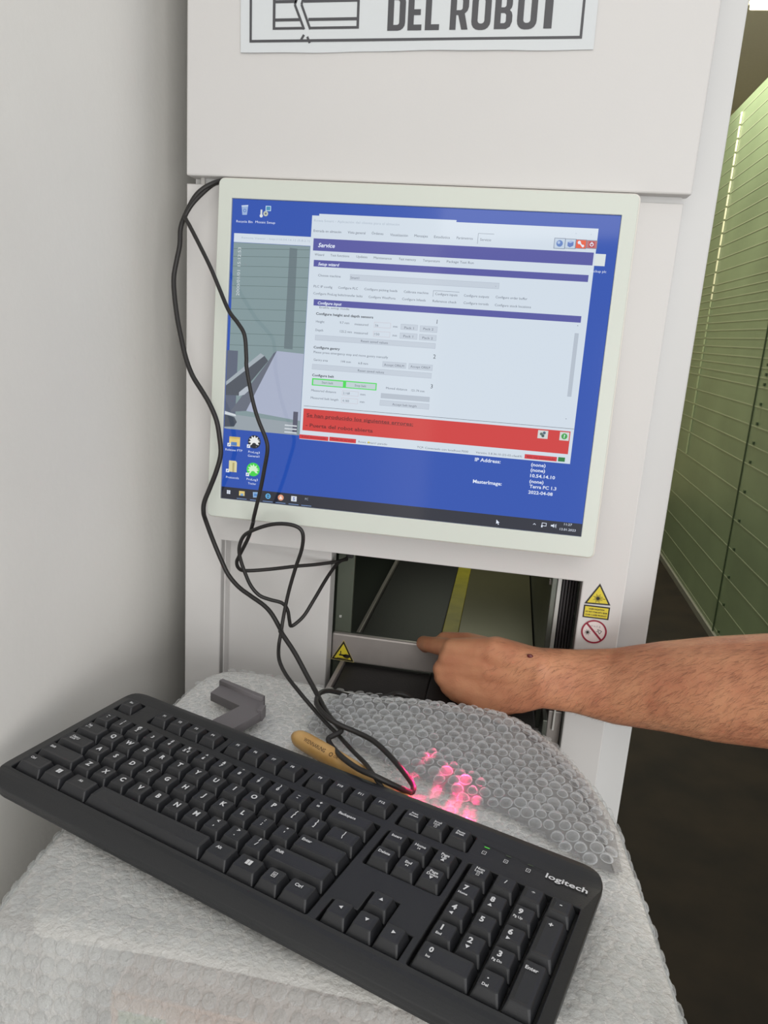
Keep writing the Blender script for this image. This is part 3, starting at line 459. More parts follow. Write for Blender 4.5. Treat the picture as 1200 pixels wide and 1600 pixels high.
# camera picture
fcam.poly([(61.3, 43.7), (69.2, 44.3), (69.9, 142.5), (60.8, 142.2)], scrm((104, 120, 126)), 2)
for y in (46, 53.5, 63, 73, 82, 94.5, 105, 116, 129.5, 141): fcam.line((2, y+1.5), (40, y), .45, scrm((92, 112, 112)), 2); fcam.line((40, y), (82, y-1.2), .45, scrm((92, 112, 112)), 2)
fcam.rect(.4, 148, 12, 228, scrm((92, 100, 118)), 2)
fcam.poly([(53.5, 145.2), (82, 146.1), (82, 214), (23.6, 208.6)], scrm((166, 174, 196)), 4)
fcam.poly([(36.3, 148.7), (40.5, 151), (0.5, 184), (0.5, 180)], scrm((160, 170, 178)), 5)
fcam.poly([(40.5, 151), (44.8, 155.9), (15.6, 193.3), (.5, 194), (.5, 184)], scrm((78, 84, 94)), 4)
fcam.poly([(15, 190), (22, 184), (28, 181), (27, 186), (21, 192), (15, 194)], scrm((176, 184, 194)), 6)
fcam.poly([(45, 156), (50, 148), (53.5, 145.2), (24, 208.6), (6, 211)], scrm((100, 106, 120)), 3)
fcam.poly([(.5, 211), (12.3, 213.5), (79, 216.5), (79.7, 229), (.5, 228.6)], scrm((148, 158, 166)), 5)
fcam.poly([(.5, 214), (11, 216), (14, 221), (11, 226), (.5, 227)], scrm((70, 78, 90)), 6)
fcam.poly([(.5, 210.6), (12, 213), (13, 215), (.5, 214)], scrm((205, 212, 218)), 7)
for y in (219, 222.5, 226): fcam.rect(66, y, 79, y+1.3, scrm((205, 212, 218)), 7)
fcam.rect(74.5, 205, 79.5, 226, scrm((84, 86, 104)), 6)
v, fa, x0, x1 = text_poly('2000/01/01 15:12:53', 0.0, 0.0)
fcam.text('2000/01/01 15:12:53', 9.2, 93.0, 3.2, scrm((206, 214, 220)), 7, width=47.0, rot=math.pi/2)
fcam.build('camera_view', scr, True)
# lettering
for s, c, x, y, w, h, b, it in TEXTS:
    ft.text(s, x, y, h*1.18, CS[c], 8, width=None if s in '123' else w, bold=0.022 if b else 0.0, shear=0.25 if it else 0.0)
ft.build('screen_lettering', scr, True)
# desktop icons and task bar
W_ = CS['wh']
fi = Flat(s3)
fi.poly([(9.4, 5.8), (16.4, 5.2), (15.4, 14.6), (10.6, 14.8)], scrm((150, 174, 214)), 2); fi.poly([(9.4, 5.8), (16.4, 5.2), (16.2, 6.4), (9.6, 7)], scrm((196, 210, 232)), 3); fi.ring(12.9, 10.6, 1.0, 1.7, scrm((84, 120, 190)), 3, 12)
fi.build('recycle_bin_icon', scr, True)
fi = Flat(s3)
fi.rect(34.5, 5.2, 40, 10, scrm((196, 222, 236)), 2); fi.rect(35.2, 5.8, 39.4, 9.4, scrm((70, 140, 178)), 3); fi.disc(34.8, 12.6, 2.6, scrm((186, 192, 180)), 4, 10); fi.disc(34.8, 12.6, 1.0, scrm((90, 100, 110)), 5, 8); fi.rect(29.4, 9, 31.2, 15.6, scrm((210, 216, 216)), 4); fi.disc(30.3, 14.8, 1.7, scrm((214, 220, 224)), 5, 10)
fi.build('setup_icon', scr, True)
fi = Flat(s3)
fi.rect(6.5, 236.6, 18.4, 246.4, scrm((206, 180, 104)), 2); fi.poly([(6.5, 238.6), (18.4, 238.6), (18.4, 246.4), (6.5, 246.4)], scrm((222, 198, 124)), 3); fi.rect(8.5, 242.2, 15, 246, scrm((90, 130, 190)), 4)
fi.build('folder_icon', scr, True)
def star(cx, cy, m, lay):
    pts = []
    for k in range(22):
        a = math.pi*k/10.5+math.pi/2*.2; r = 6.4 if k % 2 == 0 else 4.0; pts.append((cx+r*math.cos(a), cy-r*math.sin(a)))
    for k in range(22): fi.poly([(cx, cy), pts[k], pts[(k+1) % 22]], m, lay)
fi = Flat(s3)
fi.disc(34, 240, 7.0, scrm((34, 38, 46)), 2, 24); star(34, 239.6, scrm((228, 230, 228)), 3); fi.disc(34, 243.6, 2.6, scrm((34, 38, 46)), 4, 14)
fi.build('gear_icon', scr, True)
fi = Flat(s3)
fi.disc(34.2, 269.2, 7.2, scrm((64, 206, 70)), 2, 28); star(34.2, 269.6, scrm((206, 236, 200)), 3); fi.disc(34.2, 273.6, 2.8, scrm((64, 206, 70)), 4, 14)
fi.build('tracker_icon', scr, True)
fi = Flat(s3)
fi.poly([(7.2, 262), (14.6, 262), (16, 263.6), (16, 274), (7.2, 274)], scrm((214, 206, 160)), 2); fi.rect(11.2, 264, 13.4, 274, scrm((178, 168, 118)), 3)
fi.build('archive_icon', scr, True)
for x, y in ((6.4, 245.4), (28, 245), (6, 273), (28.2, 275)):
    fi = Flat(s3); fi.rect(x-1.8, y-1.8, x+1.8, y+1.8, scrm((226, 232, 240)), 5); fi.line((x-.9, y+.9), (x+.9, y-.9), .7, scrm((50, 90, 180)), 6)
    fi.build('shortcut_arrow', scr, True)
fi = Flat(s3)
for dx in (-1.9, .15):
    for dy in (-1.9, .15): fi.rect(8.1+dx, 295.9+dy, 8.1+dx+1.75, 295.9+dy+1.75, W_, 4)
fi.build('task_icon', scr, True); fi = Flat(s3)
fi.rect(19.8, 293.4, 26, 298.4, scrm((218, 194, 120)), 4); fi.rect(21.4, 296, 24.6, 298.4, scrm((120, 160, 200)), 5)
fi.build('task_icon', scr, True); fi = Flat(s3)
fi.poly([(35, 293.2), (40.6, 292.8), (41.2, 298.4), (35.6, 299)], scrm((140, 176, 214)), 4); fi.rect(36.4, 294.6, 39.8, 297.4, scrm((80, 130, 190)), 5)
fi.build('task_icon', scr, True); fi = Flat(s3)
fi.ring(51.9, 295.9, 1.7, 2.9, scrm((90, 170, 222)), 4, 20); fi.rect(49.4, 295.4, 54.4, 296.4, scrm((90, 170, 222)), 5)
fi.build('task_icon', scr, True); fi = Flat(s3)
fi.disc(65.9, 296, 3.2, scrm((222, 150, 120)), 4, 20); fi.poly([(64, 297.6), (65.9, 293.8), (67.8, 297.6)], scrm((240, 226, 214)), 5)
fi.build('task_icon', scr, True); fi = Flat(s3)
fi.rect(77.2, 293, 83.2, 298.6, scrm((210, 216, 224)), 4); fi.text('S', 80.2, 295.8, 3.4, scrm((60, 90, 170)), 5, center=True, bold=.03)
fi.build('task_icon', scr, True); fi = Flat(s3)
fi.text('FC', 94, 294.6, 2.2, CS['lt'], 4, center=True)
fi.build('task_icon', scr, True)
for x in (23, 37.8, 51.9, 65.9, 80.2, 94): fi = Flat(s3); fi.rect(x-5.5, 301.4, x+5.5, 302, scrm((120, 150, 200)), 4); fi.build('task_marker', scr, True)
fi = Flat(s3)
fi.line((328.6, 296.4), (329.8, 295), .5, W_, 4); fi.line((329.8, 295), (331, 296.4), .5, W_, 4)
fi.build('tray_arrow', scr, True); fi = Flat(s3)
fi.frame(337, 293.4, 341.6, 296.8, .5, W_, 4); fi.rect(336.6, 296, 338, 298.2, W_, 5); fi.poly([(346, 294.6), (347.6, 294.6), (349, 293.4), (349, 297.4), (347.6, 296.2), (346, 296.2)], W_, 4); fi.line((350, 294), (350, 296.8), .4, W_, 4); fi.line((351, 293.4), (351, 297.4), .4, W_, 4)
fi.build('tray_icons', scr, True); fi = Flat(s3)
fi.poly([(292, 295.2), (292, 299.6), (293.2, 298.6), (294.2, 300.4), (294.9, 300), (294, 298.3), (295.4, 298.2)], W_, 5)
fi.build('mouse_pointer', scr, True)

# ================================================================== keyboard
KR = ((0.946283287, 0.323102807, -0.012349746), (-0.323334031, 0.945372933, -0.041534594), (-0.001744828, 0.043296586, 0.999060740))
KT = (-328.05, 567.47, -356.4)
kb = thing('computer_keyboard', 'full-size black computer keyboard lying at an angle on the bubble wrap', 'keyboard')
km = Matrix.Identity(4)
for i in range(3):
    for j in range(3): km[i][j] = KR[i][j]
km.translation = P(*KT)
kb.matrix_world = km; kb.matrix_basis = km
case_m = mat('keyboard_case', (36, 37, 39), 0.42, spec=0.5, bump=0.15, bump_scale=900)
well_m = mat('keyboard_well', (16, 16, 17), 0.6)
key_m = mat('keycap_black', (40, 41, 44), 0.38, spec=0.5, bump=0.12, bump_scale=1200)
leg_m = mat('legend_white', (222, 223, 225), 0.5)
CX0, CX1, CY0, CY1 = -21, 436.5, -107, 53
outline = rrect(CX0, CY0, CX1, CY1, (24, 22, 20, 18), 8)
wells = [(-10.6, -89.4, 278.2, 8.4), (-10.6, 16.2, 10.6, 36), (31, 16.2, 109.6, 36), (116, 16.2, 194.2, 36), (200.4, 16.2, 278.2, 36), (285, 16.2, 344, 36), (285, -31.2, 344, 8.4), (349.2, -89.4, 428.2, 8.4)]
arrow = [(285, -89.4), (344, -89.4), (344, -69.4), (325, -69.4), (325, -50.2), (304, -50.2), (304, -69.4), (285, -69.4)]
holes = [rrect(*w, 1.5, 2)[::-1] for w in wells]+[arrow[::-1]]
me = curve_shape([outline]+holes, 2.2, 0.8)
# deck: slight forward roll towards the front lip
for q in me.vertices:
    x, y, z = q.co
    zz = z-6.6
    if y < -92: zz -= ((-92-y)/15.0)**2*4.5
    if y > 44: zz -= ((y-44)/9.0)**2*1.6
    if x < -14: zz -= ((-14-x)/7.0)**2*1.6
    if x > 430: zz -= ((x-430)/6.5)**2*1.6
    q.co = mm(x, y, zz)
link('top_deck', me, case_m, kb, local=True)
def base_mesh():
    v = []; f = []; n = len(outline)
    def ring(ins, zf):
        cx, cy = (CX0+CX1)/2, (CY0+CY1)/2
        for x, y in outline:
            xx = x+(ins if x < cx else -ins); yy = y+(ins if y < cy else -ins); v.append(mm(xx, yy, zf(xx, yy)))
    bot = lambda x, y: -25.2-0.0433*y
    drop = lambda x, y: -9.4-(((-92-y)/15.0)**2*4.5 if y < -92 else 0)-(((y-44)/9.0)**2*1.2 if y > 44 else 0)
    ring(0.4, drop); ring(0.2, lambda x, y: drop(x, y)-2.5); ring(3.0, lambda x, y: bot(x, y)*0.85+drop(x, y)*0.15); ring(7.0, bot)
    for r in range(3):
        for k in range(n): k2 = (k+1) % n; f.append((r*n+k, r*n+k2, (r+1)*n+k2, (r+1)*n+k))
    f.append(tuple(range(n))[::-1]); f.append(tuple(3*n+k for k in range(n)))
    return pydata('base', v, f)
link('base', base_mesh(), case_m, kb, local=True)
bm = bmesh.new()
for (x0, y0, x1, y1) in wells: add_box(bm, x0+.2, x1-.2, y0+.2, y1-.2, -11, -8.8, 0, mm)
add_box(bm, 285.2, 343.8, -89.2, -50.4, -11, -8.8, 0, mm)
link('key_plate', bmmesh('key_plate', bm), well_m, kb, local=True)
U = 19.05
KEYM = {}
def key_mesh(w, h):
    k = (round(w, 1), round(h, 1))
    if k in KEYM: return KEYM[k]
    v = []; f = []
    def ring(x0, y0, x1, y1, r, z, dish=0.0):
        for x, y in rrect(x0, y0, x1, y1, r, 3):
            t = (x-(x0+x1)/2)/max((x1-x0)/2, .1); v.append(mm(x, y, z+dish*t*t))
    ring(-w/2+.6, -h/2+.6, w/2-.6, h/2-.6, 1.2, -9)
    ring(-w/2+.7, -h/2+.7, w/2-.7, h/2-.7, 1.2, -6.2)
    ring(-w/2+2.9, -h/2+4.6, w/2-2.9, h/2-1.6, 1.6, -.35)
    ring(-w/2+3.4, -h/2+5.2, w/2-3.4, h/2-2.1, 1.5, -.05)
    ring(-w/2+5.6, -h/2+7.4, w/2-5.6, h/2-4.2, 1.0, -.45)
    n = len(v)//5
    for r in range(4):
        for q in range(n): q2 = (q+1) % n; f.append((r*n+q, r*n+q2, (r+1)*n+q2, (r+1)*n+q))
    f.append(tuple(4*n+q for q in range(n))); f.append(tuple(range(n))[::-1])
    KEYM[k] = pydata('key', v, f); KEYM[k].materials.append(key_m); KEYM[k].shade_flat()
    return KEYM[k]
def key(x, ytop, w, h, legend=None):
    """x = left edge, ytop = back edge (mm); legend: list of (text or mark, dx, dy, cap) relative to the legend spot"""
    me = key_mesh(w, h)
    o = bpy.data.objects.new('key', me); COL.objects.link(o); o.parent = kb
    o.location = mm(x+w/2, ytop-h/2, 0)
    if legend:
        f = Flat(lambda a, b, l: mm(a, b, 0.02+0.03*l))
        for s, dx, dy, cap in legend:
            lx, ly = dx, h/2-7.0+dy
            if s.startswith('#'):
                k = s[1:]
                if k == 'up': f.poly([(lx-1.5, ly-1), (lx+1.5, ly-1), (lx, ly+1.5)], leg_m)
                if k == 'down': f.poly([(lx-1.5, ly+1), (lx+1.5, ly+1), (lx, ly-1.5)], leg_m)
                if k == 'left': f.poly([(lx+1, ly-1.4), (lx+1, ly+1.4), (lx-1.6, ly)], leg_m)
                if k == 'right': f.poly([(lx-1, ly-1.4), (lx-1, ly+1.4), (lx+1.6, ly)], leg_m)
                if k == 'home': f.poly([(lx+1, ly-.9), (lx+1, ly+.9), (lx-.6, ly)], leg_m); f.rect(lx-1.1, ly-.9, lx-.6, ly+.9, leg_m)
                if k == 'end': f.poly([(lx-1, ly-.9), (lx-1, ly+.9), (lx+.6, ly)], leg_m); f.rect(lx+.6, ly-.9, lx+1.1, ly+.9, leg_m)
                if k == 'win':
                    for a, b in ((-2.3, 0), (.15, .12)):
                        for c, d in ((-2.1, -.1), (.1, 2.1)): f.poly([(lx+a, ly+c), (lx+a+2.15, ly+c-.1), (lx+a+2.15, ly+d+.15), (lx+a, ly+d)], leg_m)
                if k == 'menu': f.frame(lx-1.7, ly-2.2, lx+1.7, ly+2.2, .4, leg_m); f.rect(lx-.9, ly+.5, lx+.9, ly+.9, leg_m, 2); f.rect(lx-.9, ly-.3, lx+.9, ly+.1, leg_m, 2); f.rect(lx-.9, ly-1.1, lx+.9, ly-.7, leg_m, 2)
                if k in ('1', 'A', 'S'): f.frame(lx-1.1, ly-1.3, lx+1.1, ly+1.3, .28, leg_m); f.text({'1': '1', 'A': 'A', 'S': '^'}[k], lx, ly, 1.4, leg_m, 1, center=True, ydir=1)
            else: f.text(s, lx, ly, cap*1.14, leg_m, 1, center=True, ydir=1, bold=0.04 if cap > 2.4 else 0.028)
        f.build('legend', o, True)
    return o
L0 = -9.5; T0 = 7.25
def rowkeys(x, y, seq, h=U):
    for w, lg in seq: key(x, y, w*U, h, lg); x += w*U
one = lambda c: [(c, 0, 0, 3.8)]
two = lambda up, lo: [(up, 0, 2.4, 2.6), (lo, 0, -1.8, 2.8)]
num = [two('~', '`')]+[two(a, b) for a, b in zip('!@#$', '1234')]+[[('%', 0, 2.4, 2.6), ('5', -1.6, -1.8, 2.8), ('€', 2.2, -1.8, 2.4)]]+[two(a, b) for a, b in zip('^&*()_+', '67890-=')]
rowkeys(L0, T0, [(1, q) for q in num]+[(2, [('Backspace', -4, 0.8, 2.2)])])
rowkeys(L0, T0-U, [(1.5, [('Tab', -6, 1.2, 1.9), ('|<- ->|', -6, -1.4, 1.2)])]+[(1, one(c)) for c in 'QWERTYUIOP']+[(1, two('{', '[')), (1, two('}', ']')), (1.5, two('|', '\\'))])
rowkeys(L0, T0-2*U, [(1.75, [('Caps', -5, 1.4, 1.9), ('Lock', -5, -1.2, 1.9), ('#A', -.4, .2, 1)])]+[(1, one(c)) for c in 'ASDFGHJKL']+[(1, two(':', ';')), (1, two('"', "'")), (2.25, [('Enter', -12, .8, 2.2)])])
rowkeys(L0, T0-3*U, [(2.25, [('Shift', -13, .8, 2.0)])]+[(1, one(c)) for c in 'ZXCVBNM']+[(1, two('<', ',')), (1, two('>', '.')), (1, two('?', '/')), (2.75, [('Shift', -17, .8, 2.2)])])
rowkeys(L0, T0-4*U, [(1.5, [('Ctrl', -6, 1, 2.0)]), (1.25, [('#win', 0, 0, 1)]), (1.5, [('Alt', -2, .6, 2.0)]), (6.0, None), (1.25, [('Alt', -3, .8, 2.2)]), (1.25, [('#win', 0, 0, 1)]), (1.0, [('#menu', 0, 0, 1)]), (1.25, [('Ctrl', -2, .8, 2.2)])])
FH = 18.2; FY = 35.2
key(L0, FY, U, FH, [('Esc', 0, .6, 1.9)])
for g, x in enumerate((32.0, 116.8, 201.2)):
    for k in range(4): key(x+k*U*.998, FY, U, FH, [('F%d' % (g*4+k+1), 0, .2, 2.1)])
NX = 286.0
for k, lg in enumerate(([('Print', 0, 2, 1.7), ('Screen', 0, -.4, 1.7)], [('Scroll', 0, 2.6, 1.6), ('Lock', 0, .4, 1.6), ('#S', 0, -2.4, 1)], [('Pause', 0, 2, 1.7), ('Break', 0, -.4, 1.7)])): key(NX+k*U, FY, U, FH, lg)
for r, line in enumerate((([('Insert', 0, .6, 2.1)], [('Home', 0, .8, 2.1), ('#home', 0, -2.2, 1)], [('Page', 0, 2, 2.1), ('Up', 0, -.8, 2.1), ('#up', 0, -3.4, 1)]), ([('Delete', 0, .6, 2.1)], [('End', 0, .8, 2.1), ('#end', 0, -2.2, 1)], [('Page', 0, 2, 2.1), ('Down', 0, -.8, 2.1), ('#down', 0, -3.6, 1)]))):
    for k, lg in enumerate(line): key(NX+k*U, T0-r*U, U, U, lg)
key(NX+U, T0-3*U, U, U, [('#up', 0, 0, 1)])
for k, s in enumerate(('#left', '#down', '#right')): key(NX+k*U, T0-4*U, U, U, [(s, 0, 0, 1)])
PX = 350.2
for k, lg in enumerate(([('Num', 0, 2.6, 1.9), ('Lock', 0, 0, 1.9), ('#1', 0, -3, 1)], [('/', 0, .6, 2.6)], [('*', 0, 0, 3)], [('-', 0, .6, 3)])): key(PX+k*U, T0, U, U, lg)
sub = {'7': 'Home', '9': 'Pg Up', '1': 'End', '3': 'Pg Dn', '8': '#up', '4': '#left', '6': '#right', '2': '#down'}
for r, line in enumerate(('789', '456', '123')):
    for k, c in enumerate(line):
        lg = [(c, -2, .4, 3.7)]
        if c in sub: lg.append((sub[c], -2 if len(sub[c]) < 7 else -1, -5.0, 1.6))
        key(PX+k*U, T0-(r+1)*U, U, U, lg)
key(PX+3*U, T0-U, U, 2*U, [('+', -1, 0, 3.2)]); key(PX+3*U, T0-3*U, U, 2*U, [('Enter', -1, 0, 2.2)])
key(PX, T0-4*U, 2*U, U, [('0', -10, .6, 3.2), ('Ins', -10, -4.6, 1.6)]); key(PX+2*U, T0-4*U, U, U, [('.', -2, 1.4, 3.2), ('Del', -2, -5, 1.7)])
# printing on the deck
f = Flat(lambda a, b, l: mm(a, b, -3.40+0.03*l))
f.text('logitech', 399.5, 25.5, 4.6, leg_m, 1, width=29, bold=0.02, ydir=1); f.build('maker_lettering', kb, True)
led_g = mat('led_green', (70, 160, 60), 0.4, emit=(90, 220, 70), estr=0.6); led_o = mat('led_off', (70, 84, 60), 0.4)
for k, x in enumerate((354.6, 371, 387.4)):
    f = Flat(lambda a, b, l: mm(a, b, -3.40+0.03*l)); f.rect(x-2, 28.4, x+2, 29.2, led_g if k == 0 else led_o)
    f.frame(x-1.5, 21.2, x+1.5, 24.6, .35, leg_m); f.text('1AS'[k], x, 22.9, 1.5, leg_m, 1, center=True, ydir=1)
    f.build('indicator', kb, True)
f = Flat(lambda a, b, l: mm(a, b, -3.40+0.03*l)); f.line((350, 31.6), (399, 28.4), .3, well_m); f.build('indicator_seam', kb, True)

# ================================================================== table, carton, bubble wrap
TOP = -386.0
OUT = [(-300, 700), (-285, 738), (-245, 748), (-165, 736), (-88, 738), (-19, 741), (30, 735), (62, 706), (82, 676), (101, 638), (114, 593), (120, 560), (124, 522), (127, 488), (131, 438), (134, 400), (125, 374), (60, 366), (-60, 368), (-180, 370), (-262, 366), (-288, 372), (-294, 410), (-297, 470), (-301, 560), (-303, 640)]
ring0 = catmull([(x, y, 0) for x, y in OUT], 6, True)
NR = len(ring0); cen = Vector((-90, 560, 0))
nz = lambda x, y, s: noise.noise(Vector((x*s, y*s, 3.1)))
tab = thing('small_table', 'small white side table standing hidden under the bubble wrap', 'table', P(-90, 560, -1500))
me = curve_shape([[(cen.x+(p.x-cen.x)*0.955, cen.y+(p.y-cen.y)*0.94) for p in ring0]], 8, 1.5)
me.transform(Matrix(((.001, 0, 0, 0), (0, .001, 0, 0), (0, 0, .001, (TOP-13+EYE)/1000), (0, 0, 0, 1))))
link('table_top', me, mat('table_white', (200, 197, 191), 0.5), tab)
for x in (-265, 75):
    for y in (405, 690): box('leg', x-14, x+14, y-14, y+14, -1500, TOP-22, mat('leg_grey', (150, 148, 145), 0.5), tab, 1)
ctn = thing('brown_carton', 'brown cardboard carton showing dimly through the front of the bubble wrap', 'carton', P(-80, 545, -1500))
crd = mat('cardboard', (160, 116, 86), 0.8, noise_amt=0.15, noise_scale=20)
box('carton_body', -235, 48, 400, 668, -1500, -470, crd, ctn, 2)
for y0, y1 in ((400.5, 532), (536, 667.5)): box('flap', -234, 47, y0, y1, -470, -466, crd, ctn, 1)
for x0, x1 in ((-228, -192), (-66, -36)): box('printed_panel', x0, x1, 399.4, 400, -640, -480, mat('print_green', (104, 128, 84), 0.7), ctn, 0)
box('tape', -235.6, 48.6, 512, 556, -466, -465, mat('packing_tape', (150, 140, 92), 0.3), ctn, 0)

wrap_m = film('wrap_film', 0.38, (234, 233, 230), 0.16, 0.85, 240, 1.0, back_opacity=0.45)
flap_m = film('wrap_film_fold', 0.45, (150, 150, 152), 0.16, 0.75)  # grey colour stands in for dark refraction in the clear fold
bub_m = film('wrap_bubble', 0.06, (225, 226, 226), 0.10, 0.60)
bubc_m = film('wrap_bubble_clear', 0.03, (240, 242, 244), 0.08, 0.75, 60, 0.3)
seam_m = film('wrap_seam', 0.34, (232, 233, 234), 0.2, 0.8)
def inside(x, y, poly):
    c = False; n = len(poly); j = n-1
    for i in range(n):
        xi, yi = poly[i]; xj, yj = poly[j]
        if (yi > y) != (yj > y) and x < (xj-xi)*(y-yi)/(yj-yi)+xi: c = not c
        j = i
    return c
# folded-over second layer at the back right
FO = [(-160, 640), (-155, 690), (-146, 712), (-88, 717), (-22, 722), (28, 716), (61, 690), (80, 660), (99, 624), (111, 580), (117, 548), (116, 505), (96, 508), (66, 528), (30, 552), (-8, 566), (-40, 584), (-80, 604), (-120, 622)]
FOs = [(p.x, p.y) for p in catmull([(x, y, 0) for x, y in FO], 5, True)]
def edge_d(x, y):
    return min(math.hypot(x-a, y-b) for a, b in FOs)
wr = thing('bubble_wrap', 'clear bubble wrap draped over the small table under the keyboard', 'bubble wrap', P(-90, 560, TOP))
def top_z(x, y):
    return TOP+1.2+2.2*nz(x, y, .018)+1.2*nz(x, y, .06)
def drape(k, d):
    """outline point k dropped by d mm"""
    p = ring0[k]; o = (p-cen); o.z = 0; o.normalize()
    wv = math.sin(k*0.52)*0.5+math.sin(k*0.23+1)*0.8+nz(p.x, p.y, .03)*1.4
    fr = max(0.0, min(1.0, (560-p.y)/150.0)) if p.x < 100 else 0.0
    flare = (14+26*fr)*(1-math.exp(-d/(16.0+26*fr)))+d*(0.07+0.09*fr+0.05*wv)
    x, y = p.x+o.x*flare, p.y+o.y*flare
    if y > 752: y = 752+(y-752)*0.02
    if x < -388: x = -388
    x += 3*nz(x, d, .03); y += 3*nz(y+90, d, .03)
    return x, min(y, 760 if x < -180 else 741), TOP+1-d
NV = 18; NDR = 16
v = [P(cen.x, cen.y, top_z(cen.x, cen.y))]; fc = []
for j in range(1, NV+1):
    t = j/NV
    for k in range(NR):
        p = cen+(ring0[k]-cen)*t; v.append(P(p.x, p.y, top_z(p.x, p.y)-(2.5 if j == NV else 0)))
DD = [3, 8, 15, 25, 40, 60, 85, 115, 150, 190, 235, 285, 340, 400, 460, 520]
for d in DD:
    for k in range(NR): v.append(P(*drape(k, d)))
for k in range(NR): fc.append((0, 1+k, 1+(k+1) % NR))
for j in range(NV+NDR-1):
    for k in range(NR):
        a = 1+j*NR+k; b = 1+j*NR+(k+1) % NR
        if j < NV-2 and inside(v[a].x*1000, v[a].y*1000, FOs) and edge_d(v[a].x*1000, v[a].y*1000) > 8: continue
        fc.append((a, a+NR, b+NR, b))
sheet = link('sheet', pydata('sheet', v, fc), wrap_m, wr, smooth=True)
def flap_z(x, y):
    e = edge_d(x, y); s = min(1.0, e/26.0); s = s*s*(3-2*s)
    ridge = 9*math.exp(-((y-(715-0.0022*(x+40)**2 if x > -40 else 715))/34.0)**2)
    return TOP+6+s*(5+ridge+3.5*nz(x, y, .022)+2*nz(x, y, .05))
g = 3.0; idx = {}; v = []; fc = []
xs = [-164+g*i for i in range(int(286/g))]; ys = [500+g*j for j in range(int(226/g))]
def vid(i, j):
    if (i, j) not in idx: idx[(i, j)] = len(v); v.append(P(xs[i], ys[j], flap_z(xs[i], ys[j])))
    return idx[(i, j)]
for i in range(len(xs)-1):
    for j in range(len(ys)-1):
        if inside(xs[i]+g/2, ys[j]+g/2, FOs): fc.append((vid(i, j), vid(i+1, j), vid(i+1, j+1), vid(i, j+1)))
flap = link('folded_layer', pydata('folded_layer', v, fc), flap_m, wr, smooth=True); tag(flap, 'folded-over layer of wrap with clear round bubbles facing up')
# one bubble, a flattened dome
def dome(r, h, n=14, rings=4):
    v = []; f = []
    for q in range(rings):
        a = math.pi/2*q/rings
        rr = r*math.cos(a)**0.7 if q else r; zz = h*math.sin(a)
        for k in range(n): t = 2*math.pi*k/n; v.append((rr*math.cos(t), rr*math.sin(t), zz))
    v.append((0, 0, h)); top = len(v)-1
    for q in range(rings-1):
        for k in range(n): k2 = (k+1) % n; f.append((q*n+k, q*n+k2, (q+1)*n+k2, (q+1)*n+k))
    for k in range(n): f.append(((rings-1)*n+k, (rings-1)*n+(k+1) % n, top))
    return v, f
dv, df = dome(5.3, 4.4)
nb = len(dv); NS = 14
dv += [(r*math.cos(2*math.pi*k/NS), r*math.sin(2*math.pi*k/NS), .35) for r in (4.6, 5.75) for k in range(NS)]
df += [(nb+k, nb+(k+1) % NS, nb+NS+(k+1) % NS, nb+NS+k) for k in range(NS)]
dme = pydata('bubble', [mm(*q) for q in dv], df); dme.materials.append(bubc_m); dme.materials.append(seam_m)
for p in dme.polygons[-NS:]: p.material_index = 1
for p in dme.polygons: p.use_smooth = True
flap_inv = WORLD_INV(flap)
PITCH = 11.6; rowi = 0; y = 505.0; spots = []
while y < 724:
    x = -166+(PITCH/2 if rowi % 2 else 0)
    while x < 120:
        if inside(x, y, FOs) and edge_d(x, y) > 3.5: spots.append((x, y))
        x += PITCH
    y += PITCH*0.866; rowi += 1
spots.sort(key=lambda q: -q[1]); extra = spots[296:]; spots = spots[:296]
def bubble_matrix(x, y, zf, e=2.0):
    n = Vector((-(zf(x+e, y)-zf(x-e, y))/(2*e), -(zf(x, y+e)-zf(x, y-e))/(2*e), 1)).normalized()
    q = n.to_track_quat('Z', 'Y').to_matrix().to_4x4()
    s = random.uniform(.84, 1.06); m = Matrix.Translation(P(x, y, zf(x, y))) @ q @ Matrix.Diagonal((s*random.uniform(.94, 1.05), s, random.uniform(.75, 1.1), 1))
    return m
for x, y in spots:
    o = bpy.data.objects.new('bubble', dme); COL.objects.link(o); o.parent = flap; o.matrix_parent_inverse = flap_inv
    o.matrix_basis = bubble_matrix(x+random.uniform(-1.1, 1.1), y+random.uniform(-1.1, 1.1), flap_z)
# the rest of the bubbles, too many and too flat to tell apart
dv2, df2 = dome(5.0, 3.2, 10, 3)
V = []; F = []
def add_bub(M_):
    b = len(V)
    for q in dv2: V.append(M_ @ mm(*q))
    for q in df2: F.append(tuple(b+i for i in q))
outp = [(p.x, p.y) for p in ring0]
y = 372.0; rowi = 0
while y < 748:
    x = -304+(5.5 if rowi % 2 else 0)
    while x < 134:
        if inside(x, y, outp) and not (inside(x, y, FOs) and edge_d(x, y) > 4):
            jx, jy = x+random.uniform(-1.5, 1.5), y+random.uniform(-1.5, 1.5); M_ = bubble_matrix(jx, jy, top_z); add_bub(M_ @ Matrix.Diagonal((1, 1, random.uniform(.15, .6), 1)))
        x += 11.0
    y += 9.5; rowi += 1
for x, y in extra: add_bub(bubble_matrix(x, y, flap_z))
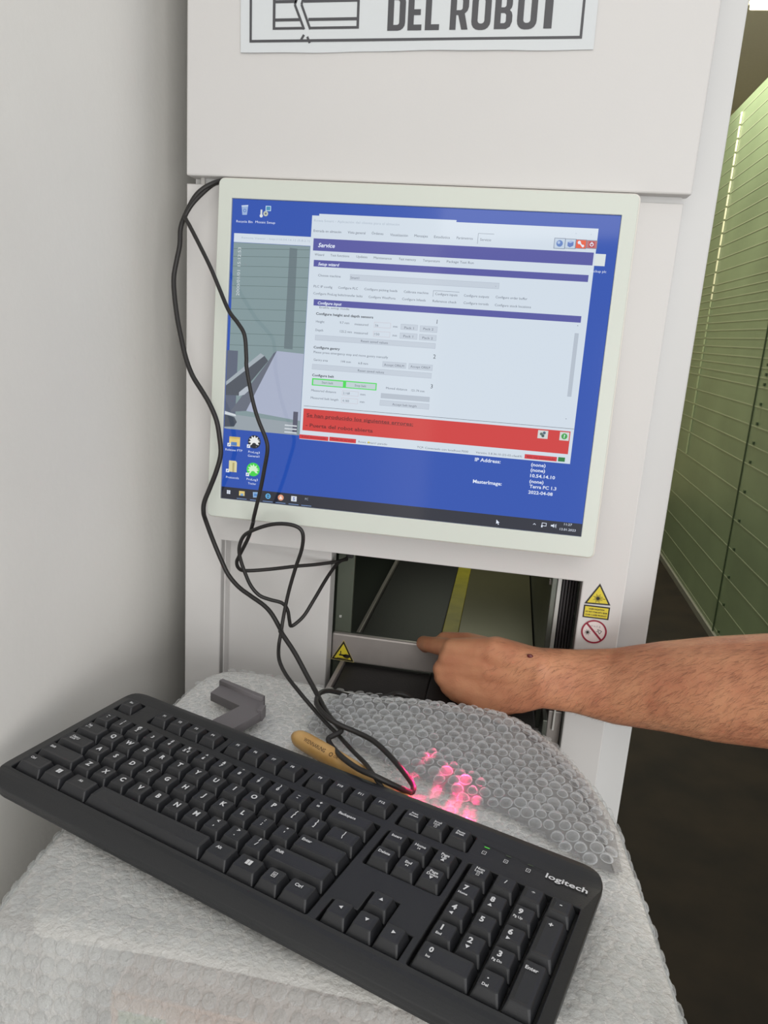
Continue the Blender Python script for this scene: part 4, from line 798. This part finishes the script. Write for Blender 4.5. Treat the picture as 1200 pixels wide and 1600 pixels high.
# drape bubbles along the hanging sides
per = 0.0; d = 8.0; rowi = 0
while d < 400:
    k = 0.0
    while k < NR:
        i = int(k) % NR; i2 = (i+1) % NR; fr = k-int(k)
        a = Vector(drape(i, d)); b = Vector(drape(i2, d)); seg = max((b-a).length, 1.0)
        p = a.lerp(b, fr)
        if p.y < 700 or p.x > 20:
            c = Vector(drape(i, d+6)); n = (b-a).cross(c-a)
            if n.length > 0:
                n.normalize(); o2 = p-Vector((cen.x, cen.y, p.z))
                if n.dot(o2) < 0: n = -n
                M_ = Matrix.Translation(P(*p)) @ n.to_track_quat('Z', 'Y').to_matrix().to_4x4() @ Matrix.Diagonal((random.uniform(.85, 1.1), random.uniform(.85, 1.1), random.uniform(.35, 1.1), 1)); add_bub(M_)
        k += 11.0/seg
    d += 9.5; rowi += 1
o = link('bubbles', pydata('bubbles', V, F), bub_m, wr, smooth=True); o['kind'] = 'stuff'

# ================================================================== cables
cab_m = mat('cable_black', (38, 36, 35), 0.45, spec=0.4)
def cable(name, pts, r, label):
    c = catmull([P(*p) for p in pts], 5)
    o = link(name, tube_mesh(name, c, r/1000.0, 10), cab_m, None, smooth=True); return tag(o, label, 'cable')
cable('usb_cable', CABLE_A, 2.5, 'thick black cable hanging outermost left of the monitor and looping on the wrap')
cable('usb_cable', CABLE_B, 2.0, 'thin black cable crossing the monitor screen and running to the slot corner')
cable('keyboard_cable', CABLE_C, 2.0, 'thin black cable looping below the monitor from slot corner to keyboard')

# ================================================================== grey bracket
br = thing('plastic_bracket', 'small grey L-shaped plastic bracket lying on the wrap behind the keyboard', 'bracket', P(-230, 640, TOP+4))
gm = mat('grey_plastic', (112, 108, 110), 0.55, bump=0.1, bump_scale=800)
LZ = -366
me = curve_shape([[(-262, 678), (-266, 655), (-229, 638), (-246, 600), (-222, 592), (-204, 633), (-210, 656)][::-1]], 4.2, 0.5)
me.transform(Matrix(((.001, 0, 0, 0), (0, .001, 0, 0), (0, 0, .001, (LZ-5.2+EYE)/1000), (0, 0, 0, 1))))
link('arms', me, gm, br)
me = curve_shape([[(-263, 679), (-264.5, 674), (-212, 651.5), (-209.5, 656.5)][::-1]], 6.5, 0.5)
me.transform(Matrix(((.001, 0, 0, 0), (0, .001, 0, 0), (0, 0, .001, (LZ-3+EYE)/1000), (0, 0, 0, 1))))
link('raised_rim', me, gm, br)
box('end_clip', -209, -203.5, 631, 642, LZ-10, LZ+2, gm, br, 0.6)

# ================================================================== wooden handle
wd = thing('wooden_handle', 'round tapered wooden handle with a dark stamp lying behind the keyboard', 'handle', P(-110, 575, TOP+6))
wm = mat('varnished_wood', (206, 166, 106), 0.4, noise_amt=0.25, noise_scale=60, tint=(190, 146, 84), spec=0.5)
A_ = P(-165, 607.5, -371); B_ = P(-40, 537.5, -375)
pts = [A_.lerp(B_, t/40) for t in range(41)]
prof = [(0, .004), (.02, .0062), (.05, .0078), (.12, .0086), (.3, .0086), (.5, .0078), (.75, .0058), (1, .0044)]
def rad(t):
    for (a, ra), (b, rb) in zip(prof, prof[1:]):
        if t <= b: return ra+(rb-ra)*(t-a)/(b-a)
    return prof[-1][1]
link('handle_shaft', tube_mesh('handle_shaft', pts, rad, 20), wm, wd, smooth=True)
# stamped lettering wraps the shaft
ax = (B_-A_).normalized(); side = ax.cross(Vector((0, 0, 1))).normalized(); up = side.cross(ax).normalized()
Lw = (B_-A_).length
def on_shaft(u, w, l):
    t = min(max(u/1000.0/Lw, 0), 1); r = rad(t)+0.00012; a = w/1000.0/r+math.radians(38)
    return A_+ax*(u/1000.0)+(up*math.cos(a)+side*math.sin(a))*r
f = Flat(on_shaft); f.text('WIENNARUNG', 18, 0, 3.4, mat('wood_stamp', (70, 48, 30), 0.6), 1, width=26, bold=.01, ydir=-1); f.ring(51, 0, 1.3, 1.9, MATS['wood_stamp'], 1, 14); f.text('OK', 54.5, 0, 2.4, MATS['wood_stamp'], 1, ydir=-1)
f.build('stamp', wd)

# ================================================================== arm and hand of the person at the right
skin = mat('skin', (198, 141, 106), 0.5, spec=0.35, noise_amt=0.3, noise_scale=28, tint=(180, 117, 88), bump=0.35, bump_scale=420, sss=0.12)
arm_bm = bmesh.new()
def loft(bm, st, n=20, cap=True):
    """st: list of (centre mm, half height, half depth); height runs along 'up' in the plane across the axis"""
    rings = []
    C = [Vector(s[0]) for s in st]
    for i, s in enumerate(st):
        d = (C[min(i+1, len(C)-1)]-C[max(i-1, 0)]).normalized()
        view = C[i].normalized(); upv = view.cross(d).normalized(); dep = d.cross(upv).normalized()
        rings.append([bm.verts.new(P(*(C[i]+upv*(s[1]*math.cos(2*math.pi*k/n))+dep*(s[2]*math.sin(2*math.pi*k/n))))) for k in range(n)])
    for a, b in zip(rings, rings[1:]):
        for k in range(n): bm.faces.new((a[k], a[(k+1) % n], b[(k+1) % n], b[k]))
    bm.faces.new(rings[0]); bm.faces.new(rings[-1][::-1])
def capsule(bm, pts, rs, n=14):
    """chain of tapered capsules"""
    for (a, b), (ra, rb) in zip(zip(pts, pts[1:]), zip(rs, rs[1:])):
        a = Vector(a); b = Vector(b); d = (b-a).normalized(); u = d.orthogonal().normalized(); w = d.cross(u)
        prof = [(a-d*ra*math.cos(t), ra*math.sin(t)) for t in (0.25, .6, 1.0, 1.35)]+[(b+d*rb*math.cos(t), rb*math.sin(t)) for t in (1.35, 1.0, .6, .25)]
        rings = [[bm.verts.new(P(*(c+u*(r*math.cos(2*math.pi*k/n))+w*(r*math.sin(2*math.pi*k/n))))) for k in range(n)] for c, r in prof]
        for p, q in zip(rings, rings[1:]):
            for k in range(n): bm.faces.new((p[k], p[(k+1) % n], q[(k+1) % n], q[k]))
        bm.faces.new(rings[0][::-1]); bm.faces.new(rings[-1])
loft(arm_bm, ARM)
for pts, rs in HAND: capsule(arm_bm, pts, rs)
bmesh.ops.recalc_face_normals(arm_bm, faces=arm_bm.faces)
me = bpy.data.meshes.new('arm_src'); arm_bm.to_mesh(me); arm_bm.free()
o = bpy.data.objects.new('arm_src', me); COL.objects.link(o)
md = o.modifiers.new('r', 'REMESH'); md.mode = 'VOXEL'; md.voxel_size = 0.0018
md = o.modifiers.new('s', 'SMOOTH'); md.factor = 0.5; md.iterations = 9
bpy.context.view_layer.update()
me2 = bpy.data.meshes.new_from_object(o.evaluated_get(bpy.context.evaluated_depsgraph_get())); bpy.data.objects.remove(o)
me2.name = 'person'; me2.materials.clear(); me2.materials.append(skin)
arm = link('person', me2, None, None, smooth=True)
sl_bm = bmesh.new(); loft(sl_bm, SLEEVE); sl_me = bmmesh('shirt_sleeve', sl_bm); tag(arm, 'bare hairy forearm and left hand of a person reaching into the slot', 'person')
# body hair
hv = []; hf = []; eye = P(0, 0, 0)
polys = [p for p in me2.polygons if -0.005 < p.center.x < 0.33 and p.normal.dot((eye-p.center).normalized()) > -0.15]
hd = Vector((-0.55, 0.1, -0.62))
for _ in range(5200):
    p = random.choice(polys)
    dens = min(1.0, (p.center.x-(-0.005))/0.06)
    if random.random() > dens: continue
    n = p.normal; c = p.center
    d = hd+Vector((random.uniform(-.35, .35), random.uniform(-.2, .2), random.uniform(-.35, .35)))
    d = (d-n*d.dot(n)).normalized(); L = random.uniform(.005, .013)
    mid = c+d*L*.5+n*.0012; end = c+d*L+n*random.uniform(.0006, .0022); s = n.cross(d).normalized()*0.00006
    b = len(hv); hv += [c-s, c+s, mid-s*.8, mid+s*.8, end]; hf += [(b, b+1, b+3, b+2), (b+2, b+3, b+4)]
link('shirt_sleeve', sl_me, mat('shirt_charcoal', (58, 60, 66), 0.85, bump=0.3, bump_scale=600), arm, smooth=True)
o = link('arm_hair', pydata('arm_hair', hv, hf), mat('hair_brown', (86, 56, 42), 0.5), arm); o['kind'] = 'stuff'
bm = bmesh.new(); bmesh.ops.create_icosphere(bm, subdivisions=2, radius=1.0)
best = min(me2.polygons, key=lambda p: (p.center-P(*SCAB)).length)
for q in bm.verts:
    q.co = best.center+Matrix.Rotation(0.2, 3, 'Y') @ Vector((q.co.x*.0034*(1+.2*math.sin(q.co.z*5)), q.co.y*.0014, q.co.z*.0026))
tag(link('scab', bmmesh('scab', bm), mat('scab_red', (92, 24, 26), 0.4), arm, smooth=True), 'small dark red scab on the wrist')

# ================================================================== glass shelf rack beyond the cabinet
rk = thing('glass_shelf_rack', 'tall rack of green glass shelves receding behind the cabinet at the right', 'shelf rack', P(1350, 4600, -1500))
gl = mat('green_glass', (150, 158, 132), 0.25, spec=0.6, noise_amt=0.15, noise_scale=2)
ge = mat('glass_edge', (154, 163, 136), 0.3, spec=0.6)
gb = mat('rack_back_green', (130, 146, 114), 0.35, noise_amt=0.2, noise_scale=2.5, spec=0.5)
RX0, RX1, RY0, RY1 = 1200, 1480, 3000, 6300
zs = []; z = -1440
while z < 1440:
    zs.append(z); z += 150 if z < -560 else 95 if z < -250 else 47 if z < 380 else 78
def shelf_mesh():
    v = []; f = []
    bm = bmesh.new(); add_box(bm, RX0+1, RX0+8, RY0, RY1, -2.5, 2.5, 0, mm); return bmmesh('shelf', bm)
sm = shelf_mesh(); sm.materials.append(gl)
bm = bmesh.new(); add_box(bm, RX0-1.5, RX0+1, RY0, RY1, -2.6, 2.6, 0, mm); em = bmmesh('shelf_edge', bm); em.materials.append(ge)
rinv = WORLD_INV(rk)
for i, z in enumerate(zs):
    o = bpy.data.objects.new('shelf', sm); COL.objects.link(o); o.parent = rk; o.matrix_parent_inverse = rinv; o.location = P(0, 0, z)
    e = bpy.data.objects.new('shelf_edge', em); COL.objects.link(e); e.parent = o
box('back_panel', RX0-.3, RX0+14, RY0, RY1, -1490, 1470, gb, rk, 0)
box('base_rail', RX0-14, RX0+40, RY0, RY1, -1500, -1462, mat('rail_grey', (150, 150, 140), 0.4, metal=0.4), rk, 1)
upm = mat('clip_lit', (226, 224, 190), 0.4); upd = mat('upright_dark', (66, 84, 54), 0.5)
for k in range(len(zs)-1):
    if zs[k] > -700: box('shelf_clip', RX0-10, RX0-2, 5276, 5290, zs[k]+6, zs[k+1]-6, upm if zs[k] > 300 else mat('clip_dim', (160, 172, 132), 0.4), rk, 0)  # clip colour paints light caught at shelf ends, dimmer lower down
box('upright', RX0-6, RX0-2, 4040, 4050, -1480, 1450, upd, rk, 0)
box('upright', RX0-6, RX0-2, 3080, 3090, -1480, 1450, upd, rk, 0)
for k in range(len(zs)-1):
    if zs[k] < 200: box('peg', RX0-9, RX0-1, 3930, 3945, zs[k]+10, zs[k]+24, upd, rk, 0)

# ================================================================== red laser glow on the wrap; added unseen sensor as its source

lm_ = mat('sensor_black', (30, 30, 32), 0.5)
sn = box('added_laser_sensor', 40, 70, 806, 824, -250, -232, lm_, rob, 1.5)
box('added_sensor_window', 46, 64, 805.2, 806.4, -249, -242, mat('sensor_red_glass', (90, 14, 20), 0.1), sn, 0.2)
def beam(src, dst, w, h, power, spread):
    return area('laser_beam', P(*src), P(*dst), w/1000.0, h/1000.0, power, (1.0, 0.02, 0.16), spread)
beam((50, 804, -251), (-3, 596, -366), 2, 2, 0.0062, 3.2)
beam((53, 804, -251), (8, 583, -366), 2, 2, 0.0045, 3.2)
beam((56, 804, -251), (-16, 610, -366), 2, 2, 0.0035, 3)
beam((59, 804, -251), (-32, 628, -366), 2, 2, 0.0022, 2.6)
beam((62, 804, -251), (-62, 557, -376), 2, 2, 0.014, 6)
beam((64, 804, -251), (-46, 549, -376), 2, 2, 0.020, 6)
beam((66, 804, -251), (-30, 542, -376), 2, 2, 0.014, 6)
